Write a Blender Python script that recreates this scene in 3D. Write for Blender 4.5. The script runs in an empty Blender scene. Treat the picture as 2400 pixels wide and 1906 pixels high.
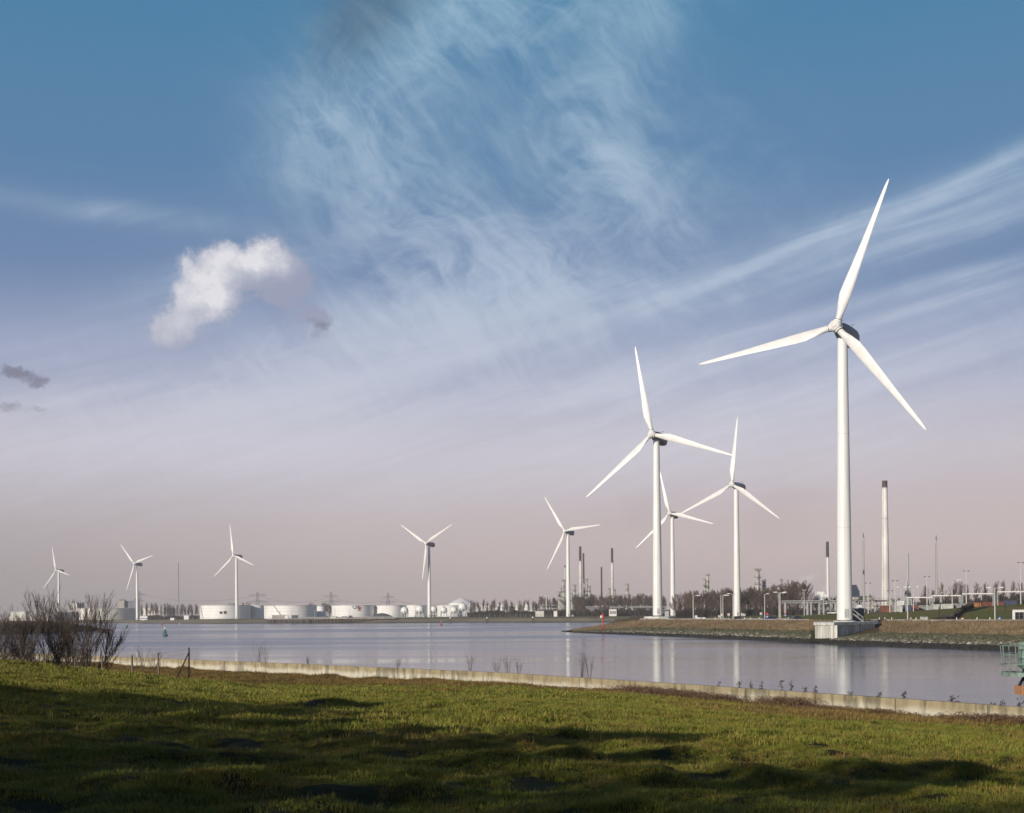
import bpy, bmesh, math, random
import numpy as np
from mathutils import Vector, Matrix
random.seed(7)
rng = np.random.default_rng(7)
sc = bpy.context.scene
COL = sc.collection
# ------------------------------------------------------------------ camera
FPX = 3000.0; EYE = 7.2; HOR = 1437.7; ROLL = math.radians(-0.447)
cam = bpy.data.cameras.new("camera")
cam.sensor_width = 36.0; cam.lens = 45.0; cam.shift_y = (HOR - 953.0) / 2400.0
cam.clip_start = 0.5; cam.clip_end = 20000.0
camo = bpy.data.objects.new("camera", cam); COL.objects.link(camo)
cr, sr = math.cos(ROLL), math.sin(ROLL)
camo.matrix_world = Matrix(((cr, -sr, 0, 0), (0, 0, -1, 0), (sr, cr, 0, EYE), (0, 0, 0, 1)))
sc.camera = camo
sc.view_settings.view_transform = 'Standard'
sc.view_settings.look = 'None'
sc.view_settings.exposure = 0.0
sc.view_settings.gamma = 1.0
sc.view_settings.use_curve_mapping = False
try:
    sc.cycles.use_denoising = True
    sc.cycles.max_bounces = 6
    sc.cycles.volume_bounces = 0
    sc.cycles.transparent_max_bounces = 16
    sc.cycles.sample_clamp_indirect = 6.0
except Exception:
    pass

def ray(x, y):
    a = (x - 1200) / FPX; b = (HOR - y) / FPX
    return a * cr - b * sr, a * sr + b * cr
def at(x, y, D):
    u, v = ray(x, y)
    return Vector((u * D, D, EYE + v * D))
def gp(x, D, z):                       # plan position for a column of the picture, at a known height
    u, v = ray(x, HOR)
    for _ in range(3):
        # keep the column exact although the camera is rolled a little
        vv = (z - EYE) / D
        u = ((x - 1200) / FPX - vv * sr) / cr
    return Vector((u * D, D, z))
def ztop(x, y, D):
    return at(x, y, D).z
def lin(r, g, b):
    f = lambda c: (c / 255.0 / 12.92) if c / 255.0 <= 0.04045 else ((c / 255.0 + 0.055) / 1.055) ** 2.4
    return (f(r), f(g), f(b))

# ------------------------------------------------------------------ sun and sky
SUN_EL = math.radians(15.0)
SX, SY = -0.64, -0.768                 # horizontal direction towards the sun (behind the camera, to its left)
sun = bpy.data.lights.new("sun", 'SUN'); sun.energy = 4.5; sun.angle = math.radians(0.5); sun.color = (1.0, 0.93, 0.82)
suno = bpy.data.objects.new("sun", sun); COL.objects.link(suno)
tosun = Vector((SX * math.cos(SUN_EL), SY * math.cos(SUN_EL), math.sin(SUN_EL))).normalized()
suno.rotation_euler = tosun.to_track_quat('Z', 'Y').to_euler()
suno.location = (0, -50, 60)

world = bpy.data.worlds.new("World"); sc.world = world; world.use_nodes = True
WT = world.node_tree; WT.nodes.clear()

class X:
    """a scalar node socket with arithmetic"""
    T = None
    def __init__(s, v): s.v = v
    @staticmethod
    def op(o, *a):
        n = X.T.nodes.new('ShaderNodeMath'); n.operation = o
        for i, q in enumerate(a):
            if isinstance(q, X): X.T.links.new(q.v, n.inputs[i])
            else: n.inputs[i].default_value = float(q)
        return X(n.outputs[0])
    def __add__(s, o): return X.op('ADD', s, o)
    __radd__ = __add__
    def __sub__(s, o): return X.op('SUBTRACT', s, o)
    def __rsub__(s, o): return X.op('SUBTRACT', o, s)
    def __mul__(s, o): return X.op('MULTIPLY', s, o)
    __rmul__ = __mul__
    def __truediv__(s, o): return X.op('DIVIDE', s, o)
    def __pow__(s, o): return X.op('POWER', s, o)
def xmax(a, b): return X.op('MAXIMUM', a, b)
def xmin(a, b): return X.op('MINIMUM', a, b)
def clamp(a): return xmin(xmax(a, 0.0), 1.0)
def sstep(a, lo, hi):
    n = X.T.nodes.new('ShaderNodeMapRange'); n.interpolation_type = 'SMOOTHSTEP'
    X.T.links.new(a.v, n.inputs[0]); n.inputs[1].default_value = lo; n.inputs[2].default_value = hi
    return X(n.outputs[0])
def comb(x, y, z=0.0):
    n = X.T.nodes.new('ShaderNodeCombineXYZ')
    for i, q in enumerate((x, y, z)):
        if isinstance(q, X): X.T.links.new(q.v, n.inputs[i])
        else: n.inputs[i].default_value = q
    return n.outputs[0]
def nz(vec, scale, detail=4.0, rough=0.55, dist=0.0):
    n = X.T.nodes.new('ShaderNodeTexNoise'); X.T.links.new(vec, n.inputs['Vector'])
    n.inputs['Scale'].default_value = scale; n.inputs['Detail'].default_value = detail
    n.inputs['Roughness'].default_value = rough; n.inputs['Distortion'].default_value = dist
    return X(n.outputs[0])
def mixc(f, a, b, T=None):
    n = X.T.nodes.new('ShaderNodeMix'); n.data_type = 'RGBA'
    ins = [i for i in n.inputs if i.type == 'RGBA']
    if isinstance(f, X): X.T.links.new(f.v, n.inputs[0])
    else: n.inputs[0].default_value = f
    for s_, q in zip(ins, (a, b)):
        if isinstance(q, tuple): s_.default_value = (q[0], q[1], q[2], 1)
        else: X.T.links.new(q, s_)
    return [o for o in n.outputs if o.type == 'RGBA'][0]
def ramp(f, stops, interp='LINEAR'):
    n = X.T.nodes.new('ShaderNodeValToRGB'); X.T.links.new(f.v, n.inputs[0])
    cr_ = n.color_ramp; cr_.interpolation = interp
    while len(cr_.elements) < len(stops): cr_.elements.new(0.5)
    for e, (p, c) in zip(cr_.elements, stops): e.position = p; e.color = (c[0], c[1], c[2], 1)
    return n.outputs[0]

X.T = WT
tc = WT.nodes.new('ShaderNodeTexCoord'); sep = WT.nodes.new('ShaderNodeSeparateXYZ')
WT.links.new(tc.outputs['Generated'], sep.inputs[0])
dx, dy, dz = X(sep.outputs[0]), X(sep.outputs[1]), X(sep.outputs[2])
az = X.op('ARCTAN2', dx, dy)
tt = dz / xmax(X.op('SQRT', dx * dx + dy * dy), 0.05)
tt = xmin(tt, 6.0)
gx = az * 3.0; gy = tt * 3.0           # sky coordinates: azimuth, slope
def skyxy(x, y):
    u, v = ray(x, y)
    return 3.0 * math.atan(u), 3.0 * v / math.sqrt(1 + u * u)
def blob(x, y, sx, sy, rot, amp, px=None, py=None):
    bx, by = skyxy(x, y); c, s = math.cos(math.radians(rot)), math.sin(math.radians(rot))
    ux = (px or gx) - bx; uy = (py or gy) - by
    p = (ux * c + uy * s) * (1000.0 / sx); q = (uy * c - ux * s) * (1000.0 / sy)
    return X.op('EXPONENT', (p * p + q * q) * -0.5) * amp
def blobs(L, **k):
    r = None
    for b in L:
        g = blob(*b, **k); r = g if r is None else r + g
    return r
G = 10.0
def gl(r, g, b):
    c = lin(r, g, b); return (c[0], c[1], c[2])
fac = clamp(tt / 1.2)
stops = [(0.0, gl(180, 163, 161)), (0.05, gl(194, 181, 184)), (0.10, gl(194, 189, 202)), (0.155, gl(156, 164, 194)),
         (0.23, gl(106, 134, 174)), (0.30, gl(86, 130, 170)), (0.40, gl(72, 129, 168)), (0.55, gl(38, 86, 130)), (1.0, gl(14, 36, 74))]
base = ramp(fac, stops, 'EASE')
# right of the frame is a little warmer and lighter near the horizon
warm = sstep(az, -0.45, 0.3) * sstep(tt * -1.0, -0.22, 0.0)
base = mixc(warm * 0.75, base, gl(208, 186, 186))
gloom = sstep(az * -1.0, 0.05, 0.5) * sstep(tt * -1.0, -0.16, 0.0)
base = mixc(gloom * 0.5, base, gl(128, 122, 130))
# cirrus: a torn veil falling towards the right, and long streaks rising to the right
wv = comb(gx, gy, 0.0)
w1 = nz(wv, 1.3, 4, 0.55) - 0.5; w2 = nz(comb(gx, gy, 5.3), 1.3, 4, 0.55) - 0.5
ax_ = gx + w1 * 0.35; ay_ = gy + w2 * 0.35
def rot2(px, py, deg):
    c, s = math.cos(math.radians(deg)), math.sin(math.radians(deg))
    return px * c + py * s, py * c - px * s
r1 = rot2(ax_, ay_, -42)
texA = nz(comb(r1[0] * 1.3, r1[1] * 4.2, 1.0), 2.1, 9, 0.62, 0.5)
texA2 = nz(comb(ax_ * 2.0, ay_ * 2.6, 3.0), 2.2, 10, 0.66, 0.9)
r2 = rot2(gx + w1 * 0.12, gy + w2 * 0.12, 16)
texB = nz(comb(r2[0] * 0.75, r2[1] * 6.0, 2.0), 2.2, 8, 0.58, 0.35)
fibA = nz(comb(r1[0] * 1.6, r1[1] * 20.0, 6.0), 2.2, 7, 0.6, 0.4)
r4 = rot2(gx + w1 * 0.10, gy + w2 * 0.10, 17)
fibB = nz(comb(r4[0] * 1.0, r4[1] * 24.0, 7.0), 2.2, 7, 0.6, 0.4)
mA = blobs([(960, 130, 210, 90, 42, .75), (820, 290, 130, 110, 45, .65), (1200, 30, 210, 90, 8, .8), (880, 430, 110, 75, -35, .5),
            (1440, 90, 90, 140, 0, .55), (1420, 300, 60, 130, -20, .5), (1480, 410, 150, 30, -52, .5), (1505, 560, 30, 100, 10, .5), (1570, 690, 30, 90, 22, .45),
            (1150, 560, 260, 110, -35, .42), (1300, 330, 180, 90, -35, .35), (1080, 720, 240, 75, 18, .55),
            (1240, 690, 50, 110, 30, .45), (700, 880, 330, 80, 20, .4), (1600, 470, 170, 160, -40, .25), (1020, 640, 170, 110, -20, .4), (1230, 700, 120, 120, -50, .4), (860, 790, 190, 80, 15, .5), (640, 870, 190, 55, 20, .4), (420, 960, 200, 50, 15, .35)], px=gx + w1 * 0.18, py=gy + w2 * 0.18)
mB = blobs([(2250, 470, 330, 38, 21, .45), (1720, 640, 330, 34, 20, .45), (1480, 722, 230, 11, 16, 1.2), (1780, 620, 250, 10, 22, 1.3), (2200, 445, 260, 13, 25, 1.0), (1490, 890, 150, 22, 14, 1.7), (1400, 925, 170, 16, 8, .8), (2050, 700, 300, 12, 12, .6), (1900, 800, 320, 14, 14, .7),
            (2000, 860, 380, 60, 13, .5), (2250, 1010, 380, 60, 10, .5), (1750, 980, 300, 40, 12, .5), (200, 490, 330, 18, -3, .4),
            (900, 990, 620, 95, 4, .8), (350, 1020, 380, 70, 8, .75), (560, 930, 200, 40, 18, .6), (1900, 960, 500, 60, 12, .35), (240, 790, 190, 30, 12, .4), (640, 610, 200, 25, 10, .25),
            (420, 700, 200, 80, 25, .22), (2150, 560, 300, 26, 14, .5), (1250, 1080, 700, 90, 3, .3), (120, 940, 140, 22, 4, .4), (1050, 800, 300, 55, 14, .8), (760, 930, 200, 60, 15, .5), (1130, 690, 200, 50, 18, .3)],
           px=gx + w1 * 0.06, py=gy + w2 * 0.06)
r3 = rot2(ax_, ay_, -58)
texC = nz(comb(r3[0] * 1.2, r3[1] * 9.0, 4.0), 2.4, 9, 0.62, 0.25)
dA = sstep(texA, 0.38, 0.72) * 0.5 + sstep(texA2, 0.40, 0.72) * 0.6 + sstep(texC, 0.44, 0.70) * 0.25
dA = dA * (sstep(fibA, 0.35, 0.66) * 0.35 + 0.8)
dB = sstep(texB, 0.34, 0.68) * 0.8 + sstep(texC, 0.42, 0.72) * 0.25 + sstep(texA2, 0.44, 0.68) * 0.25
dB = dB * (sstep(fibB, 0.35, 0.66) * 0.8 + 0.5)
elsewhere = (1.0 - sstep(dy, 0.3, 0.75)) * (1.0 - sstep(tt, 0.5, 0.9)) * 0.3
cir = (mA * (dA * 1.1 + 0.10) + mB * (dB * 0.75 + 0.32) * 0.95 + elsewhere * dB)
cir = 1.0 - X.op('EXPONENT', cir * -1.35)
circol = ramp(clamp(tt * 2.0), [(0.0, gl(212, 198, 202)), (0.25, gl(216, 212, 224)), (0.5, gl(196, 208, 225)), (1.0, gl(166, 200, 220))])
skyc = mixc(cir * 0.84, base, circol)
# deep clear corner left of the veil and a few brownish wisps low on the right
hole = blobs([(880, 0, 95, 62, 35, 1.1), (800, 110, 70, 45, 45, .45)])
skyc = mixc(clamp(hole) * 0.48, skyc, gl(66, 82, 100))
smk = blobs([(1500, 1190, 90, 30, 25, .5), (1830, 1190, 90, 50, 20, .6), (1420, 1250, 130, 25, 15, .35)]) * sstep(texA2, 0.3, 0.7)
skyc = mixc(clamp(smk) * 0.4, skyc, gl(170, 146, 150))
stm = blobs([(1884, 1368, 5, 10, 20, 1.0), (1893, 1358, 9, 5, 30, .7), (1903, 1352, 7, 4, 30, .4)])
skyc = mixc(clamp(stm) * 0.5, skyc, gl(232, 222, 222))
# one small cumulus, lit from the left, and torn scraps
cx_, cy_ = gx + (nz(wv, 11, 8, .68) - 0.5) * 0.11, gy + (nz(comb(gx, gy, 9.0), 11, 8, .68) - 0.5) * 0.11
cden = blobs([(545, 625, 60, 36, 10, .9), (625, 600, 34, 33, 0, 1.0), (500, 640, 45, 42, 0, .8), (520, 690, 42, 38, 0, .9), (450, 720, 42, 34, 30, .62),
              (400, 770, 26, 26, 0, .55), (410, 810, 20, 22, 0, .4), (650, 670, 50, 30, -30, .55), (700, 640, 45, 25, -30, .45), (745, 755, 20, 28, 0, .5), (600, 650, 60, 30, -10, .55), (690, 700, 50, 28, -40, .38), (738, 760, 26, 28, 0, .42), (660, 760, 30, 16, 0, .3), (385, 775, 30, 26, 0, .6), (500, 790, 60, 14, 0, .3)], px=cx_, py=cy_)
puff = nz(comb(gx, gy, 2.0), 14, 8, 0.6)
cal = sstep(cden * (puff * 2.9 - 0.42), 0.14, 0.75)
lit = clamp(blobs([(610, 592, 36, 34, 0, 1.0), (470, 640, 60, 50, 20, .75), (505, 695, 26, 30, 0, .95), (400, 750, 60, 40, 30, .5), (560, 600, 60, 22, 0, .45)], px=cx_, py=cy_) * (puff * 2.6 - 0.40))
ccol = mixc(lit, gl(156, 160, 184), gl(240, 237, 240))
skyc = mixc(cal * 0.93, skyc, ccol)
scr = blobs([(42, 880, 38, 15, -5, .95), (85, 958, 32, 10, 8, .55), (15, 955, 18, 16, 0, .7), (95, 900, 20, 8, 20, .6), (742, 770, 22, 18, 0, .7)], px=cx_, py=cy_)
skyc = mixc(sstep(scr * (puff + 0.4), 0.3, 0.8) * 0.7, skyc, gl(112, 104, 122))
# Nishita daylight sky under the same sun, part of the mixture
sky = WT.nodes.new('ShaderNodeTexSky'); sky.sky_type = 'NISHITA'; sky.sun_disc = False
sky.sun_elevation = SUN_EL; sky.sun_rotation = math.atan2(SX, SY) % (2 * math.pi)
sky.air_density = 1.0; sky.dust_density = 1.0; sky.ozone_density = 1.5
sc10 = WT.nodes.new('ShaderNodeVectorMath'); sc10.operation = 'SCALE'; sc10.inputs['Scale'].default_value = G
WT.links.new(skyc, sc10.inputs[0])
fin = mixc(0.9, sky.outputs[0], sc10.outputs[0])
bg = WT.nodes.new('ShaderNodeBackground'); bg.inputs['Strength'].default_value = 0.1
WT.links.new(fin, bg.inputs['Color'])
wo = WT.nodes.new('ShaderNodeOutputWorld'); WT.links.new(bg.outputs[0], wo.inputs['Surface'])

# ------------------------------------------------------------------ materials
def mat(name, col, rough=0.6, var=0.15, scale=3.0, metal=0.0, bump=0.0, col2=None, spec=0.5, detail=5, coord='Object', streak=None):
    m = bpy.data.materials.new(name); m.use_nodes = True; T = m.node_tree; X.T = T
    b = T.nodes['Principled BSDF']
    c = T.nodes.new('ShaderNodeTexCoord')
    v = c.outputs[coord]
    if streak:
        mp = T.nodes.new('ShaderNodeMapping'); mp.inputs['Scale'].default_value = streak
        T.links.new(v, mp.inputs[0]); v = mp.outputs[0]
    n = nz(v, scale, detail, 0.6)
    c2 = col2 or tuple(q * (1 - var * 1.6) for q in col)
    T.links.new(mixc(sstep(n, 0.32, 0.68), c2, tuple(min(1, q * (1 + var * 0.3)) for q in col)), b.inputs['Base Color'])
    b.inputs['Roughness'].default_value = rough; b.inputs['Metallic'].default_value = metal
    b.inputs['Specular IOR Level'].default_value = spec
    if bump:
        bn = T.nodes.new('ShaderNodeBump'); bn.inputs['Strength'].default_value = bump; bn.inputs['Distance'].default_value = 0.05
        T.links.new(nz(v, scale * 4, 6, 0.6).v, bn.inputs['Height']); T.links.new(bn.outputs[0], b.inputs['Normal'])
    return m

M = {}
M['white_paint'] = mat('white_paint', (.76, .74, .70), .42, .09, .5, streak=(1.5, 1.5, .1))
M['blade_paint'] = mat('blade_paint', (.70, .675, .65), .4, .08, .3)
M['nacelle_shade_paint'] = mat('nacelle_shade_paint', (.20, .20, .23), .5, .10, .6)  # base colour lowered so the nacelle's shade sits in the paint
M['dark_metal'] = mat('dark_metal', (.05, .05, .055), .5, .3, 2)
M['grey_metal'] = mat('grey_metal', (.34, .34, .34), .5, .2, 2)
M['pale_metal'] = mat('pale_metal', (.44, .43, .41), .5, .15, 1.5)
M['lamp_metal'] = mat('lamp_metal', (.50, .48, .45), .5, .1, 1.5)
M['concrete_pale'] = mat('concrete_pale', (.66, .63, .57), .85, .25, .8, bump=.3)
M['sheet_steel'] = mat('sheet_steel', (.60, .58, .52), .7, .3, .7, streak=(2, 2, .25))
M['tank_white'] = mat('tank_white', (.82, .79, .76), .5, .10, .12, streak=(1, 1, .3))
M['tank_rim'] = mat('tank_rim', (.62, .60, .58), .5, .15, .4)
M['tank_cream'] = mat('tank_cream', (.66, .62, .56), .55, .15, .12)
M['chimney_concrete'] = mat('chimney_concrete', (.76, .72, .67), .8, .18, .15, streak=(1, 1, .3))
M['chimney_brown'] = mat('chimney_brown', (.075, .055, .055), .8, .2, .3)
M['refinery'] = mat('refinery', (.50, .46, .41), .6, .45, .25)
M['refinery_dark'] = mat('refinery_dark', (.14, .13, .13), .6, .4, .3)
M['building_grey'] = mat('building_grey', (.18, .18, .22), .7, .2, .1)
M['building_beige'] = mat('building_beige', (.42, .37, .33), .7, .2, .2)
M['lattice'] = mat('lattice', (.16, .15, .16), .6, .2, .5)
M['wire'] = mat('wire', (.10, .09, .10), .6, .2, .5)
M['bark'] = mat('bark', (.105, .075, .055), .9, .35, 1.2)
M['twig_brown'] = mat('twig_brown', (.13, .085, .06), .9, .35, .6)
M['bark_near'] = mat('bark_near', (.16, .125, .085), .9, .4, 4, bump=.5)
M['twig_near'] = mat('twig_near', (.075, .052, .038), .9, .3, 3)
M['scrub'] = mat('scrub', (.06, .045, .035), .95, .4, .3)
M['wood_post'] = mat('wood_post', (.20, .145, .095), .85, .3, 6, streak=(1, 1, .1))
M['buoy_green'] = mat('buoy_green', (.015, .14, .07), .45, .2, 2)
M['buoy_red'] = mat('buoy_red', (.45, .045, .03), .5, .2, 2)
M['beacon_green'] = mat('beacon_green', (.19, .265, .215), .55, .25, 3)
M['beacon_green_dark'] = mat('beacon_green_dark', (.03, .09, .06), .6, .25, 3)
M['black_rubber'] = mat('black_rubber', (.012, .012, .012), .7, .2, 4)
M['orange_wood'] = mat('orange_wood', (.50, .24, .11), .7, .3, 6, streak=(1, 1, 6))
M['red_print'] = mat('red_print', (.55, .06, .04), .6, .1, 4)
M['container_red'] = mat('container_red', (.22, .08, .05), .6, .25, .6)
M['container_brown'] = mat('container_brown', (.20, .055, .035), .6, .25, .6)
M['container_grey'] = mat('container_grey', (.30, .30, .28), .6, .25, .6)
M['container_white'] = mat('container_white', (.55, .54, .50), .6, .2, .6)
M['container_blue'] = mat('container_blue', (.06, .07, .12), .6, .2, .6)
M['container_orange'] = mat('container_orange', (.38, .15, .06), .6, .2, .6)
M['slate_blue'] = mat('slate_blue', (.035, .05, .08), .5, .2, 1)
M['car_blue'] = mat('car_blue', (.03, .06, .20), .25, .05, 1)
M['car_dark'] = mat('car_dark', (.02, .03, .06), .25, .05, 1)
M['car_white'] = mat('car_white', (.7, .7, .68), .3, .05, 1)
M['car_silver'] = mat('car_silver', (.4, .4, .42), .3, .05, 1)
M['window_dark'] = mat('window_dark', (.02, .022, .028), .12, .2, 1)
M['sign_white'] = mat('sign_white', (.78, .76, .72), .6, .05, 1)
M['sign_blue'] = mat('sign_blue', (.03, .09, .38), .5, .1, 1)
M['asphalt'] = mat('asphalt', (.085, .082, .078), .9, .25, .3)
M['line_paint'] = mat('line_paint', (.7, .7, .68), .8, .2, 1)
M['dry_plant'] = mat('dry_plant', (.09, .065, .045), .95, .4, 8)
M['bramble_cane'] = mat('bramble_cane', (.17, .095, .048), .85, .45, 5)
M['mound_dark'] = mat('mound_dark', (.10, .095, .10), .95, .2, .1)
M['yellow_paint'] = mat('yellow_paint', (.6, .48, .06), .6, .1, 1)

# ------------------------------------------------------------------ mesh helpers
class MB:
    def __init__(s): s.v = []; s.f = []; s.m = []
    def add(s, vs, fs, mi=0):
        o = len(s.v); s.v += [tuple(v) for v in vs]; s.f += [tuple(i + o for i in f) for f in fs]; s.m += [mi] * len(fs)
        return s
    def box(s, x0, x1, y0, y1, z0, z1, mi=0, M4=None):
        vs = [Vector(p) for p in ((x0, y0, z0), (x1, y0, z0), (x1, y1, z0), (x0, y1, z0), (x0, y0, z1), (x1, y0, z1), (x1, y1, z1), (x0, y1, z1))]
        if M4: vs = [M4 @ v for v in vs]
        return s.add(vs, [(0, 3, 2, 1), (4, 5, 6, 7), (0, 1, 5, 4), (1, 2, 6, 5), (2, 3, 7, 6), (3, 0, 4, 7)], mi)
    def tube(s, pts, rad, n=6, mi=0, cap=True):
        pts = [Vector(p) for p in pts]
        if not isinstance(rad, (list, tuple)): rad = [rad] * len(pts)
        vs = []; ref = None
        for i, p in enumerate(pts):
            d = (pts[min(i + 1, len(pts) - 1)] - pts[max(i - 1, 0)])
            if d.length < 1e-9: d = Vector((0, 0, 1))
            d.normalize()
            if ref is None: ref = Vector((0, 0, 1)) if abs(d.z) < .9 else Vector((1, 0, 0))
            a = d.cross(ref).normalized(); b = d.cross(a).normalized(); ref = b.cross(d) if False else ref
            for k in range(n):
                t = 2 * math.pi * k / n
                vs.append(p + (a * math.cos(t) + b * math.sin(t)) * rad[i])
        fs = []
        for i in range(len(pts) - 1):
            for k in range(n):
                fs.append((i * n + k, i * n + (k + 1) % n, (i + 1) * n + (k + 1) % n, (i + 1) * n + k))
        if cap and n > 2:
            fs.append(tuple(range(n))[::-1]); fs.append(tuple((len(pts) - 1) * n + k for k in range(n)))
        return s.add(vs, fs, mi)
    def lathe(s, prof, n=24, c=(0, 0), mi=0, closed=True):
        vs = []
        for r, z in prof:
            for k in range(n):
                t = 2 * math.pi * k / n
                vs.append((c[0] + r * math.cos(t), c[1] + r * math.sin(t), z))
        fs = []
        for i in range(len(prof) - 1):
            for k in range(n):
                fs.append((i * n + k, i * n + (k + 1) % n, (i + 1) * n + (k + 1) % n, (i + 1) * n + k))
        if closed:
            if prof[0][0] > 1e-6: fs.append(tuple(range(n))[::-1])
            if prof[-1][0] > 1e-6: fs.append(tuple((len(prof) - 1) * n + k for k in range(n)))
        return s.add(vs, fs, mi)
    def prism(s, poly, z0, z1, mi=0):
        n = len(poly)
        vs = [(p[0], p[1], z0) for p in poly] + [(p[0], p[1], z1) for p in poly]
        fs = [tuple(range(n))[::-1], tuple(range(n, 2 * n))] + [(i, (i + 1) % n, n + (i + 1) % n, n + i) for i in range(n)]
        return s.add(vs, fs, mi)
    def mesh(s, name, mats, smooth=False):
        me = bpy.data.meshes.new(name); me.from_pydata(s.v, [], s.f)
        if not isinstance(mats, (list, tuple)): mats = [mats]
        for q in mats: me.materials.append(q)
        if len(mats) > 1: me.polygons.foreach_set('material_index', s.m)
        me.update()
        if smooth:
            me.polygons.foreach_set('use_smooth', [True] * len(me.polygons))
            try: me.set_sharp_from_angle(angle=math.radians(40))
            except Exception: pass
        return me

def props(o, label=None, cat=None, group=None, kind=None):
    if label: o['label'] = label
    if cat: o['category'] = cat
    if group: o['group'] = group
    if kind: o['kind'] = kind
    return o
def thing(name, label, cat, loc, rotz=0.0, group=None):
    o = bpy.data.objects.new(name, None); COL.objects.link(o); o.empty_display_size = 0.5
    o.location = loc; o.rotation_euler = (0, 0, rotz)
    return props(o, label, cat, group)
def ob(name, me, parent=None, loc=None, rot=None):
    o = bpy.data.objects.new(name, me); COL.objects.link(o)
    if parent is not None: o.parent = parent
    if loc is not None: o.location = loc
    if rot is not None: o.rotation_euler = rot
    return o
def part(name, mb, m, parent, smooth=False, loc=None, label=None):
    o = ob(name, mb.mesh(name, m, smooth), parent, loc)
    if label: o['label'] = label
    return o
def single(name, mb, m, loc, label, cat, group=None, smooth=False, rotz=0.0, kind=None):
    o = ob(name, mb.mesh(name, m, smooth), None, loc, (0, 0, rotz))
    return props(o, label, cat, group, kind)
def kids(o): return [c for c in bpy.data.objects if c.parent == o]
def dup(root, loc, rotz=0.0, scale=None, label=None, group=None):
    r = root.copy(); COL.objects.link(r); r.location = loc; r.rotation_euler = (0, 0, rotz)
    if scale is not None: r.scale = scale if isinstance(scale, (tuple, list)) else (scale,) * 3
    if label: r['label'] = label
    if group: r['group'] = group
    for c in root['_k'] if '_k' in root else kids(root):
        d = c.copy(); COL.objects.link(d); d.parent = r
        for g in kids(c):
            e = g.copy(); COL.objects.link(e); e.parent = d
    return r

# value noise for terrain
_tab = np.random.default_rng(11).random((256, 256))
def vn(x, y):
    xi = np.floor(x).astype(int); yi = np.floor(y).astype(int); fx = x - xi; fy = y - yi
    fx = fx * fx * (3 - 2 * fx); fy = fy * fy * (3 - 2 * fy)
    t = lambda a, b: _tab[a & 255, b & 255]
    return (t(xi, yi) * (1 - fx) + t(xi + 1, yi) * fx) * (1 - fy) + (t(xi, yi + 1) * (1 - fx) + t(xi + 1, yi + 1) * fx) * fy
def fbm(x, y, o=4):
    s = 0; a = 1; n = 0
    for i in range(o):
        s = s + a * vn(x * 2 ** i + 17.3 * i, y * 2 ** i + 5.1 * i); n += a; a *= .5
    return s / n

def grid_mesh(name, P, m, wrap=False, smooth=True):
    h, w, _ = P.shape
    idx = np.arange(h * w).reshape(h, w)
    a = idx[:-1, :-1].ravel(); b = idx[:-1, 1:].ravel(); c = idx[1:, 1:].ravel(); d = idx[1:, :-1].ravel()
    F = np.stack([a, b, c, d], 1)
    if wrap:
        a = idx[:-1, -1]; b = idx[:-1, 0]; c = idx[1:, 0]; d = idx[1:, -1]
        F = np.vstack([F, np.stack([a, b, c, d], 1)])
    me = bpy.data.meshes.new(name)
    me.vertices.add(h * w); me.vertices.foreach_set('co', P.reshape(-1).astype(np.float32))
    me.loops.add(F.size); me.loops.foreach_set('vertex_index', F.ravel().astype(np.int32))
    me.polygons.add(len(F)); me.polygons.foreach_set('loop_start', np.arange(0, F.size, 4, dtype=np.int32))
    me.polygons.foreach_set('loop_total', np.full(len(F), 4, dtype=np.int32))
    me.update(); me.validate()
    if smooth: me.polygons.foreach_set('use_smooth', np.ones(len(me.polygons), dtype=bool))
    me.materials.append(m)
    return me

# ------------------------------------------------------------------ plan lines
WALL_TOP = 2.2
wp = [(-330, 350), (-150, 235)]
for x, y in ((100, 1533), (350, 1542.5), (600, 1552), (900, 1565), (1200, 1578), (1500, 1597), (1800, 1617), (2100, 1637), (2400, 1658)):
    u, v = ray(x, y); D = (WALL_TOP - EYE) / v; wp.append((u * D, D))
wp += [(38, 41), (60, -5), (100, -95), (260, -420)]
WX = np.array([p[0] for p in wp]); WY = np.array([p[1] for p in wp])
def wall_y(x): return np.interp(x, WX, WY)
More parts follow.
